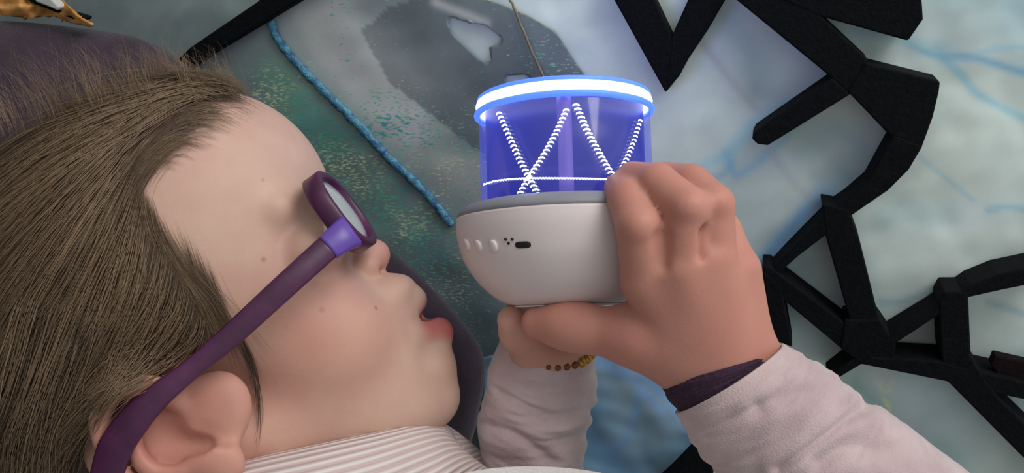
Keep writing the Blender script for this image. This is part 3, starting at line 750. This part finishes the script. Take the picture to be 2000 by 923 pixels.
G = [[(484, 172), (420, 160), (330, 168), (180, 205), (30, 270), (-140, 400)],
     [(400, 178), (325, 196), (220, 258), (90, 350), (-40, 470), (-160, 620)],
     [(300, 226), (242, 280), (160, 375), (60, 500), (-40, 650), (-140, 800)],
     [(258, 318), (222, 390), (170, 500), (100, 630), (10, 770), (-100, 920)],
     [(272, 415), (258, 500), (230, 600), (175, 710), (90, 830), (-20, 960)],
     [(345, 520), (330, 590), (290, 670), (230, 735), (150, 830), (60, 960)],
     [(400, 620), (390, 665), (345, 705), (270, 735), (165, 800), (110, 960)]]
for a, b_, n in zip(G[:-1], G[1:], (800, 1000, 1100, 1100, 900, 500)):
    strands(a, b_, n, r=.2, jit=7, wave=7, ncl=30, clump=26)
    strands(a, b_, n//6, lift=(4, 9), r=.2, jit=22, wave=18, shade=(.5, 1))
# fine hairs starting on the forehead and temple
strands([(500, 188), (440, 172), (360, 185), (285, 235), (215, 310)], [(285, 345), (268, 345), (240, 400), (215, 480), (185, 560)], 520, (0.2, 1.5), .09, 14, smin=.3)
strands([(540, 215), (480, 182), (400, 185), (330, 215)], [(345, 330), (305, 322), (275, 360), (250, 420)], 220, (0.2, .9), .05, 14, smin=.4, shade=(.5, 1))
strands([(250, 320), (262, 430), (298, 530), (340, 615), (380, 690)], [(318, 450), (360, 535), (425, 620), (445, 690), (465, 760)], 520, (.2, 1.4), .085, 22, shade=(.35, .95), smin=.2, spread=26)
strands([(340, 420), (380, 530), (425, 640), (460, 700), (475, 740)], [(400, 500), (435, 600), (478, 680), (505, 740), (512, 800)], 180, (.2, 1.0), .05, 16, shade=(.3, .9), smin=.2, spread=24)
# wisp in front of the ear
strands([(455, 640), (480, 700), (495, 760), (500, 830), (490, 900)], [(468, 640), (496, 700), (510, 760), (510, 830), (502, 910)], 34, (.2, .8), .10, 3, shade=(.0, .35), wave=3, smin=.5)
# lower hair hanging behind the ear
strands([(220, 560), (180, 660), (140, 770), (100, 880), (80, 1000)], [(60, 520), (20, 640), (-20, 770), (-60, 900), (-80, 1010)], 500, (2, 11), .24, 14, wave=14)
strands([(330, 690), (255, 730), (190, 778), (160, 850), (150, 960)], [(250, 670), (170, 740), (120, 830), (100, 920), (90, 1000)], 300, (1, 5), .2, 9, shade=(0, .5))
# crown hair standing up against the dark cushion
strands([(500, 190), (470, 165), (440, 135), (412, 110)], [(300, 200), (275, 150), (262, 110), (230, 80)], 700, (0, 8), .06, 10, wave=12, spread=22, shade=(.3, 1), smin=.2, kink=.08, clump=18)
strands([(300, 210), (285, 160), (262, 110), (240, 72)], [(120, 245), (90, 190), (70, 140), (10, 90)], 380, (0, 12), .055, 12, wave=14, spread=30, shade=(.3, 1), smin=.2, kink=.08, clump=24)
strands([(150, 235), (120, 170), (80, 120), (40, 80)], [(-30, 310), (-50, 240), (-80, 190), (-120, 140)], 220, (0, 14), .06, 12, wave=14, spread=30, shade=(.3, 1), smin=.2, kink=.08, clump=24)
strands([(490, 180), (450, 160), (380, 150), (300, 158), (190, 190)], [(400, 200), (350, 185), (270, 180), (180, 200), (60, 240)], 420, (1, 8), .16, 12, spread=12, smin=.5)
SV = np.concatenate(strV); SF = np.concatenate(strF); SS = np.concatenate(strS)
meshobj('hair_strands', mmw(SV), SF, hm, hair, attrs={'shade': SS})

# ------------------------------------------------------------------ clothes
fleece = simple('pink_fleece', L4(200, 178, 178), .95, scale=55, col2=L4(184, 158, 162), bump=.4, bscale=1500, sheen=.5)
knit = simple('purple_knit', L4(58, 30, 56), .9, scale=500, noise=.4, bump=.6, bscale=900)
def sleeve(name, rings, mat, parent, n=220, m=150, folds=1.2, seed=1, thick=1.5, lip=0, foldfreq=5.0, creases=()):
    """rings: (centre px,py,D, half width mm a, half depth mm b, direction angle deg of the a axis in the image, tilt deg)"""
    K = np.array(rings, float); K = catmull(K, m); V = []
    th = np.linspace(0, 2*np.pi, n, endpoint=False)
    for i, (px, py, D, a, b_, ang, tilt) in enumerate(K):
        c0 = pmm(px, py, D); an = math.radians(ang); ax = np.array([math.cos(an), math.sin(an), 0])
        perp = np.array([-ax[1], ax[0], 0]); tl = math.radians(tilt); az = np.array([0, 0, 1.])*math.cos(tl)+perp*math.sin(tl)
        s = i/(m-1)
        rr = 1+0*th
        V.append(c0+np.outer(np.cos(th)*a, ax)+np.outer(np.sin(th)*b_, az))
    V = np.array(V)
    cen = V.mean(1, keepdims=True); dr = V-cen; dr /= np.linalg.norm(dr, axis=2, keepdims=True)
    Si, Tj = np.meshgrid(np.linspace(0, 1, m), th, indexing='ij')
    nz_ = vnoise(np.stack([Si*foldfreq, np.cos(Tj)*.6, np.sin(Tj)*.6+Si*1.5], -1), seed, 3)
    V = V+dr*(folds*nz_*np.clip(Si*8+.15, 0, 1))[..., None]
    px_ = CX+V[..., 0]/-V[..., 2]*F_PX; py_ = CY-V[..., 1]/-V[..., 2]*F_PX
    for cr_, dep, wd0 in creases:
        near_ = V[..., 2] > cen[..., 2]; d_ = dpoly(px_, py_, catmull(cr_, 16))
        V = V-dr*(near_*(dep*np.exp(-(d_/wd0)**2)-.5*dep*np.exp(-((d_-2.2*wd0)/(1.6*wd0))**2)))[..., None]
    inner = V-dr*thick
    Vo = V.reshape(-1, 3); Vi = inner.reshape(-1, 3); F = []; o = m*n
    for i in range(m-1):
        for j in range(n):
            k = (j+1) % n
            F.append((i*n+j, i*n+k, (i+1)*n+k, (i+1)*n+j)); F.append((o+i*n+j, o+(i+1)*n+j, o+(i+1)*n+k, o+i*n+k))
    for j in range(n):
        k = (j+1) % n; F.append((j, o+j, o+k, k))
        a_ = (m-1)*n; F.append((a_+j, a_+k, o+a_+k, o+a_+j))
    ob = meshobj(name, mmw(np.vstack([Vo, Vi])), F, mat, parent)
    return ob
sleeve('sleeve', [(1077, 657, 374, 18.6, 17.5, -6, -30), (1061, 715, 375, 22.2, 20, -4, -26), (1053, 775, 377, 23.2, 22, 0, -18), (1040, 840, 380, 23.5, 23, 0, -10), (1042, 920, 384, 22, 26, 0, -5), (1050, 1060, 395, 30, 30, 0, 0), (1080, 1290, 420, 38, 36, 0, 0)], fleece, person, folds=1.7, seed=5, foldfreq=11, creases=(([(975, 765), (1040, 800), (1090, 812), (1150, 800)], 1.3, 9), ([(960, 830), (1010, 850), (1080, 900)], 1.4, 10), ([(1000, 700), (1040, 745), (1130, 752)], 1.0, 12), ([(1090, 860), (1150, 845)], .9, 10)))
sleeve('sleeve', [(1424, 738, 326, 23.5, 21, 33, 8), (1462, 775, 325, 26.0, 23, 34, 6), (1510, 822, 324, 28.0, 25, 36, 4), (1560, 868, 324, 28, 26, 38, 2), (1620, 930, 324, 32, 28, 40, 0), (1760, 1060, 328, 36, 32, 42, 0), (1850, 1160, 332, 40, 34, 45, 0)], fleece, person, folds=1.7, seed=8, foldfreq=12, creases=(([(1690, 795), (1655, 815), (1590, 865), (1520, 915)], 2.0, 10), ([(1610, 765), (1560, 770), (1480, 790)], 1.0, 14), ([(1480, 800), (1430, 815), (1380, 850)], .9, 14), ([(1740, 880), (1660, 870), (1600, 900)], 1.8, 20)))
sleeve('undershirt_cuff', [(1394, 715, 325, 18.8, 17.5, 17, 6), (1396, 724, 325, 20, 18.6, 20, 6), (1408, 745, 325, 19.6, 17.8, 26, 6), (1440, 780, 325, 17.5, 16, 33, 6)], knit, person, folds=.5, seed=3, thick=1.0)

# striped collar and jacket front
m, nt, b = newmat('striped_rib'); l = nt.links.new
uv = N(nt, 'ShaderNodeUVMap'); sp = N(nt, 'ShaderNodeSeparateXYZ'); l(uv.outputs[0], sp.inputs[0])
ml = N(nt, 'ShaderNodeMath', operation='MULTIPLY'); ml.inputs[1].default_value = 6.2832*34; l(sp.outputs['Y'], ml.inputs[0])
sn = N(nt, 'ShaderNodeMath', operation='SINE'); l(ml.outputs[0], sn.inputs[0])
mr = N(nt, 'ShaderNodeMapRange', i_1=-.6, i_2=.6); l(sn.outputs[0], mr.inputs[0])
mx = N(nt, 'ShaderNodeMix', data_type='RGBA'); mx.inputs['A'].default_value = L4(204, 178, 176); mx.inputs['B'].default_value = L4(222, 212, 208)
l(mr.outputs[0], mx.inputs['Factor']); l(mx.outputs['Result'], b.inputs['Base Color']); b.inputs['Roughness'].default_value = .9
bp = N(nt, 'ShaderNodeBump', i_Strength=.5, i_Distance=.001); l(sn.outputs[0], bp.inputs['Height']); l(bp.outputs[0], b.inputs['Normal'])
def sweep(name, rings, mat, n=64, mm_=60, folds=.8, seed=1):
    K = catmull(np.array(rings, float), mm_); th = np.linspace(0, 2*np.pi, n+1); V = []; U = []
    for i, (px, py, D, rx, rz, ang) in enumerate(K):
        an = math.radians(ang); ax = np.array([math.cos(an), math.sin(an), 0])
        V.append(pmm(px, py, D)+np.outer(np.cos(th)*rx, ax)+np.outer(np.sin(th)*rz, (0, 0, 1.)))
        U.append(np.stack([np.full(n+1, i/(mm_-1)), th/(2*np.pi)], 1))
    V = np.array(V).reshape(-1, 3); U = np.array(U).reshape(-1, 2)
    w0 = n+1; F = [(i*w0+j, i*w0+j+1, (i+1)*w0+j+1, (i+1)*w0+j) for i in range(mm_-1) for j in range(n)]
    F.append(tuple(range(n-1, -1, -1))); F.append(tuple(range((mm_-1)*w0, (mm_-1)*w0+n)))
    return meshobj(name, mmw(V), F, mat, person, uvs=U)
sweep('collar', [(330, 1060, 322, 20, 26, 108), (500, 1008, 318, 20, 26, 106), (640, 975, 322, 20, 25, 105), (760, 940, 335, 19, 22, 106), (850, 905, 352, 17, 17, 112), (900, 882, 366, 14, 13, 125), (925, 880, 376, 11, 10, 140), (932, 905, 386, 8, 8, 150)], m)
trim = simple('jacket_hem', L4(225, 215, 212), .9, scale=200, noise=.06, bump=.4, bscale=900, sheen=.3)
sleeve('jacket_front', [(1060, 962, 345, 40, 14, -2, 60), (1000, 1080, 352, 60, 26, -8, 40), (980, 1240, 380, 66, 60, -14, 10), (1060, 1480, 430, 70, 66, -20, 0)], trim, person, folds=1.0, seed=13)

# ------------------------------------------------------------------ bracelet
brass = simple('gold_bead', L4(190, 140, 60), .3, scale=300, noise=.2, metallic=.6)
amber = simple('amber_bead', L4(120, 62, 28), .35, scale=300, noise=.3)
br = empty('bracelet', mmw(q(1077, 690, 374)), 'bracelet of gold and amber beads on the wrist in the middle sleeve', 'bracelet')
nbd = 30; bc = q(1077, 667, 374); tl = math.radians(30)
for k in range(nbd):
    t = 2*math.pi*k/nbd
    p = bc+np.array([17.6, -1.2, 0])*math.cos(t)+17*math.sin(t)*np.array([0, math.sin(-tl), math.cos(tl)])
    gold = 2 <= (k) <= 4
    V, F = uvball(p, 1.75 if not gold else 2.3, 12, 8)
    o = meshobj('bead', mmw(V), F, brass if gold else amber, br)
    if gold: o['label'] = 'shiny gold bead'

# ------------------------------------------------------------------ glasses
plast = simple('purple_acetate', L4(80, 28, 70), .36, scale=120, col2=L4(64, 22, 56)); violet = simple('violet_acetate', L4(98, 68, 165), .35, scale=150, noise=.15)
gl = empty('glasses', mmw(H(8, 0, 0)), "purple plastic child's glasses with round lenses worn on the face", 'glasses')
m, nt, b = newmat('lens_glass'); l = nt.links.new
b.inputs['Base Color'].default_value = (.92, .95, .95, 1); b.inputs['Roughness'].default_value = .12; b.inputs['Transmission Weight'].default_value = .55; b.inputs['IOR'].default_value = 1.45
lensm = m
def Hx(f, u, w): return H(f, u, w)
LENS = {}
for s in (1, -1):
    wrap = math.radians(11)*s; cen = H(9.5, 5.5, 29*s) if s > 0 else H(11, 8, -29)
    GY = math.radians(8); wrap = wrap-GY; cen = H(10.5, 3.4, 28) if s > 0 else H(10.5-56*math.sin(GY), 3.4, -27)
    axw = np.array(HA[2])*math.cos(wrap)-HA[0]*math.sin(wrap); axn = HA[0]*math.cos(wrap)+HA[2]*math.sin(wrap)
    axu = HA[1]
    th = np.linspace(0, 2*np.pi, 72, endpoint=False)
    def sup(a, b_): c_, s_ = np.cos(th), np.sin(th); e_ = 2/2.5; return np.outer(np.sign(c_)*np.abs(c_)**e_*a, axw)+np.outer(np.sign(s_)*np.abs(s_)**e_*b_, axu)
    prof = [(0, -3.2), (0, 3.2), (-.8, 3.8), (-2.8, 3.8), (-3.4, 3.2), (-3.4, -3.2), (-2.6, -3.8), (-.8, -3.8)]
    V = []; a0, b0 = 19.5, 17.4
    for (dr, ax_) in prof: V.append(cen+sup(a0+dr, b0+dr)+axn*ax_)
    V = np.array(V).transpose(1, 0, 2).reshape(-1, 3); k = len(prof); n = 72
    F = [(i*k+j, ((i+1) % n)*k+j, ((i+1) % n)*k+(j+1) % k, i*k+(j+1) % k) for i in range(n) for j in range(k)]
    rim = meshobj('rim', mmw(V), F, plast, gl)
    V = []; 
    for rr, zz in ((1, 1.2), (.8, 2.2), (.5, 3.0), (.2, 3.3), (.2, 1.3), (.5, 1.0), (.8, .2), (1, -.8)): V.append(cen+sup((a0-2.8)*rr, (b0-2.8)*rr)+axn*zz)
    V = np.array(V); nn = len(V); V = V.reshape(-1, 3)
    F = [(i*n+j, i*n+(j+1) % n, (i+1)*n+(j+1) % n, (i+1)*n+j) for i in range(nn-1) for j in range(n) if i != 3]+[tuple(range(3*n, 4*n)), tuple(range(5*n-1, 4*n-1, -1))]
    F += [((nn-1)*n+j, (nn-1)*n+(j+1) % n, (j+1) % n, j) for j in range(n)]
    meshobj('lens', mmw(V), F, lensm, gl)
    LENS[s] = (cen, axw, axn)
P = catmull([H(0, 5, -10), H(4, 6, 0), H(7, 5, 9)], 12); V, F = tube(P, np.tile([[2.2, 2.2]], (12, 1)), 10, ref=(.3, .9, .1)); meshobj('bridge', mmw(V), F, plast, gl)
def strip(name, pts, hh, tt, mat, par, n=40):
    K = catmull(np.array(pts, float), n); P = pmm(K[:, 0], K[:, 1], K[:, 2]) if True else K
    hw = np.interp(np.linspace(0, 1, n), np.linspace(0, 1, len(hh)), hh)
    T = np.gradient(P, axis=0); T /= np.linalg.norm(T, axis=1)[:, None]
    Z = np.array([0, 0, 1.]); A = np.cross(Z, T); A /= np.linalg.norm(A, axis=1)[:, None]; Zp = np.cross(T, A)
    pr = [(1, .4), (.8, 1), (-.8, 1), (-1, .4), (-1, -.4), (-.8, -1), (.8, -1), (1, -.4)]; k = 8
    V = np.array([P+A*(hw*a)[:, None]+Zp*(tt*c_) for a, c_ in pr]).transpose(1, 0, 2).reshape(-1, 3)
    F = [(i*k+j, i*k+(j+1) % k, (i+1)*k+(j+1) % k, (i+1)*k+j) for i in range(n-1) for j in range(k)]+[tuple(range(k-1, -1, -1)), tuple(range((n-1)*k, n*k))]
    return meshobj(name, mmw(V), F, mat, par)
near = strip('temple_arm', [(652, 472, 317), (560, 555, 309), (450, 656, 303), (380, 715, 299.5), (310, 772, 296), (262, 820, 295), (225, 875, 296), (205, 940, 298)], [4.6, 4.4, 4.0, 3.4, 4.2, 5.4, 5.8, 5.4], 1.5, plast, gl)
strip('hinge', [(684, 452, 322), (668, 462, 319), (640, 484, 316)], [6.4, 5.6, 4.8], 2.0, violet, gl, 14)
pf = [H(-3, 4, -46), H(-30, 0, -56), H(-80, -8, -64), H(-110, -30, -62)]
P = catmull(pf, 24); V, F = tube(P, np.tile([[1.5, 4.0]], (24, 1)), 10, ref=(0, 0, 1)); meshobj('temple_arm', mmw(V), F, plast, gl)

# ------------------------------------------------------------------ the lamp
TC = q(1108, 424, 360)                                     # centre of the bowl's top plane
ta = math.radians(5); tr = math.radians(1.6)
TA = np.array([-math.sin(tr)*math.cos(ta), math.cos(tr)*math.cos(ta), -math.sin(ta)]); TX = np.cross(TA, (0, 0, 1.)); TX /= np.linalg.norm(TX); TZ = np.cross(TX, TA)   # TZ towards the camera
def tl_(r, th, h): return TC+TX*(r*np.sin(th))[..., None]+TZ*(r*np.cos(th))[..., None]+TA*np.asarray(h)[..., None]
lamp = empty('projector_lamp', mmw(TC-TA*35), 'round white lamp with a glowing blue dome, held up in both hands', 'lamp')
def lathe(name, prof, mat, parent=lamp, n=96, closed=False):
    th = np.linspace(0, 2*np.pi, n, endpoint=False); prof = np.array(prof, float); m_ = len(prof)
    V = np.array([tl_(np.full(n, r), th, np.full(n, h)) for r, h in prof]).reshape(-1, 3); F = []
    for i in range(m_ if closed else m_-1):
        i2 = (i+1) % m_
        for j in range(n): k = (j+1) % n; F.append((i*n+j, i*n+k, i2*n+k, i2*n+j))
    return meshobj(name, mmw(V), F, mat, parent)
wht = simple('white_plastic', L4(222, 208, 208), .42, scale=30, noise=.04); gry = simple('grey_rubber', L4(140, 140, 148), .6, scale=80, noise=.1); blk = simple('black_port', L4(12, 12, 14), .6)
bp_ = catmull([(45.0, 0), (45.2, -5), (44.2, -11), (41.8, -18), (36.5, -26), (30.0, -32), (25.5, -34.6), (23.0, -35.2)], 40)
lathe('bowl', [(.01, -.2), (44.0, -.2)]+[tuple(x) for x in bp_]+[(22, -35.4), (.01, -35.4)], wht)
lathe('grey_ring', [(34.5, 5.4), (37.5, 5.6), (41.5, 4.6), (44.2, 2.2), (45.0, -.1), (34.5, -.1)], gry, closed=True)
m, nt, b = newmat('blue_shell'); l = nt.links.new                      # thin glowing shell
em = N(nt, 'ShaderNodeEmission'); em.inputs[0].default_value = L4(84, 92, 235); em.inputs[1].default_value = 1.0
tp = N(nt, 'ShaderNodeBsdfTransparent'); gs = N(nt, 'ShaderNodeBsdfGlossy'); gs.inputs['Roughness'].default_value = .1
mx1 = N(nt, 'ShaderNodeMixShader'); mx1.inputs[0].default_value = .30; l(tp.outputs[0], mx1.inputs[1]); l(em.outputs[0], mx1.inputs[2])
mx2 = N(nt, 'ShaderNodeMixShader'); mx2.inputs[0].default_value = .05; l(mx1.outputs[0], mx2.inputs[1]); l(gs.outputs[0], mx2.inputs[2])
l(mx2.outputs[0], nt.nodes['Material Output'].inputs[0]); shell_m = m
m, nt, b = newmat('blue_core'); l = nt.links.new
tc = N(nt, 'ShaderNodeTexCoord'); nz = N(nt, 'ShaderNodeTexNoise', i_Scale=28.0, i_Detail=2.0); mp = N(nt, 'ShaderNodeMapping'); mp.inputs['Scale'].default_value = (1, .12, 1); l(tc.outputs['Object'], mp.inputs[0]); l(mp.outputs[0], nz.inputs['Vector'])
cr = N(nt, 'ShaderNodeValToRGB'); l(nz.outputs['Fac'], cr.inputs[0]); cr.color_ramp.elements[0].position = .38; cr.color_ramp.elements[0].color = L4(22, 20, 100); cr.color_ramp.elements[1].position = .66; cr.color_ramp.elements[1].color = L4(44, 50, 150)
b.inputs['Base Color'].default_value = L4(20, 20, 60); l(cr.outputs[0], b.inputs['Emission Color']); b.inputs['Emission Strength'].default_value = .8; b.inputs['Roughness'].default_value = .35
core_m = m
HT = 47.0
lathe('dome_shell', [(34.9, 5), (34.9, HT-4), (34.6, HT)], shell_m)
lathe('light_core', [(.01, 5.2), (32.2, 5.2), (32.2, HT-2), (.01, HT-2)], core_m)
V, F = tube([tl_(np.array(31.0), np.array(-.06), np.array(h_)) for h_ in np.linspace(6, HT-3, 8)], 3.0, 14, ref=(0, 0, 1)); meshobj('centre_column', mmw(V), F, emis('column_glow', L4(112, 96, 160), .5), lamp)
halo = emis('halo_blue', L4(70, 110, 255), 1.6)
hot = emis('hot_white', L4(235, 242, 255), 3.0)
def ring(name, R0, h, r, mat, a0=0, a1=2*math.pi, n=120, wob=0.0, fl=1.0):
    full = abs(a1-a0-2*math.pi) < 1e-3
    th = np.linspace(a0, a1, n, endpoint=not full); P = tl_(R0+0*th, th, h+wob*vnoise(th[:, None]/2, 3))
    V, F = tube(P, np.stack([np.full(n, r*fl), np.full(n, r)], 1), 10, closed_path=full, ref=TA); return meshobj(name, mmw(V), F, mat, lamp)
ring('light_ring', 33.4, HT-1.2, 2.7, hot)
ring('light_ring', 35.0, HT-2.6, 1.0, hot, wob=.6)
ring('glow_ring', 34.4, HT+1.2, 1.2, halo)
ring('glow_ring', 35.6, HT-4.6, 1.3, halo, wob=.5)
lathe('dome_lid', [(.01, HT+.4), (33, HT+.2), (33, HT-1.6), (.01, HT-1.6)], simple('lid_plastic', L4(90, 100, 180), .3, scale=50, noise=.1))
def hitcyl(px, py, r):                                     # pixel ray -> (theta, h) on the dome
    d = pmm(px, py, 1.0); o = -TC
    dx, dz, ox, oz = d @ TX, d @ TZ, o @ TX, o @ TZ
    a = dx*dx+dz*dz; b_ = 2*(ox*dx+oz*dz); c_ = ox*ox+oz*oz-r*r; di = b_*b_-4*a*c_
    if di < 0: return None
    t = (-b_-math.sqrt(di))/(2*a); p = o+d*t
    return math.atan2(p @ TX, p @ TZ), p @ TA
def light_strip(pts, pitch, ln, wd, r=36.0, slope=.0):
    pitch = pitch*1.15; wd = wd*.68
    q_ = catmull(pts, 80); seg = np.r_[0, np.cumsum(np.linalg.norm(np.diff(q_, axis=0), axis=1))]
    V = []; F = []
    for s in np.arange(0, seg[-1], pitch):
        x_ = np.interp(s, seg, q_[:, 0]); y_ = np.interp(s, seg, q_[:, 1]); x2 = np.interp(s+2, seg, q_[:, 0]); y2 = np.interp(s+2, seg, q_[:, 1])
        h = hitcyl(x_, y_, r)
        if h is None: continue
        th, hh = h; dirx, diry = x2-x_, -(y2-y_)
        # short arched dash lying across the strip
        sc = .2; cs = []
        for a in np.linspace(-1, 1, 5):
            ox = a*ln*.5*sc; oy = (1-a*a)*ln*.18*sc
            cs.append((ox, oy))
        k0 = len(V); w = wd*.5*sc
        for ox, oy in cs:
            for (du, dr) in ((w, 0), (-w, 0), (-w, .35), (w, .35)):
                t_ = th+ox/r; V.append(TC+TX*((r+dr)*math.sin(t_))+TZ*((r+dr)*math.cos(t_))+TA*(hh+oy+du))
        for i in range(4):
            for j in range(4): F.append((k0+i*4+j, k0+i*4+(j+1) % 4, k0+(i+1)*4+(j+1) % 4, k0+(i+1)*4+j))
        F.append((k0, k0+1, k0+2, k0+3)); F.append((k0+19, k0+18, k0+17, k0+16))
    return meshobj('light_strip', mmw(np.array(V)), F, hot, lamp)
light_strip([(975, 222), (1010, 300), (1035, 350), (1066, 406)], 7.6, 13, 4.2)
light_strip([(1106, 216), (1085, 262), (1060, 306), (1030, 352), (1000, 408)], 7.6, 12, 4.2)
light_strip([(1125, 206), (1150, 262), (1180, 316), (1202, 352)], 7.6, 13, 4.2)
light_strip([(1250, 236), (1232, 290), (1208, 340), (1190, 370), (1170, 408)], 7.0, 12, 3.6)
light_strip([(947, 360), (975, 353), (1030, 349), (1110, 349), (1202, 351)], 5.0, 8, 3.2)
# port, buttons and holes on the bowl
def on_bowl(px, py):
    r = 44.8
    for _ in range(6):
        th, h = hitcyl(px, py, r); r = np.interp(-h, [0, 5, 11, 18, 26, 32], [45, 45.2, 44.2, 41.8, 36.5, 30])
    return th, h, r
def patch(name, px, py, wa, wb, mat, dp=.4, n=20, e_=1.0):
    th, h, r = on_bowl(px, py); V = []; 
    for lay, s in ((0, 1), (dp, 1), (dp*1.4, .7)):
        for k in range(n):
            t = 2*math.pi*k/n; c_, s_ = math.cos(t), math.sin(t)
            ox = math.copysign(abs(c_)**e_, c_)*wa*s; oy = math.copysign(abs(s_)**e_, s_)*wb*s
            t_ = th+ox/r; hh = h+oy; rr = np.interp(-hh, [-2, 0, 5, 11, 18, 26], [45, 45, 45.2, 44.2, 41.8, 36.5])-.15+lay
            V.append(TC+TX*(rr*math.sin(t_))+TZ*(rr*math.cos(t_))+TA*hh)
    F = [(i*n+j, i*n+(j+1) % n, (i+1)*n+(j+1) % n, (i+1)*n+j) for i in range(2) for j in range(n)]+[tuple(range(2*n, 3*n))]
    return meshobj(name, mmw(np.array(V)), F, mat, lamp)
patch('charging_port', 1022, 478, 3.1, 1.2, blk, .55, e_=.6)
for px, py in ((914, 478), (936, 480), (965, 480)): patch('button', px, py, 1.9, 2.3, wht, 1.0)
for px, py in ((988, 467), (994, 475), (1001, 467)): patch('speaker_hole', px, py, .55, .55, blk, .5, 10)
lathe('base_seam', [(22.5, -35.3), (23.4, -35.3), (23.4, -35.9), (22.5, -35.9)], simple('seam', L4(235, 235, 240), .2, noise=.02), closed=True)
pl = bpy.data.lights.new('dome_light', 'POINT'); pl.energy = .07; pl.color = (.35, .4, 1); pl.shadow_soft_size = .02
po = bpy.data.objects.new('dome_light', pl); COL.objects.link(po); po.location = mmw(TC+TA*(HT+8))
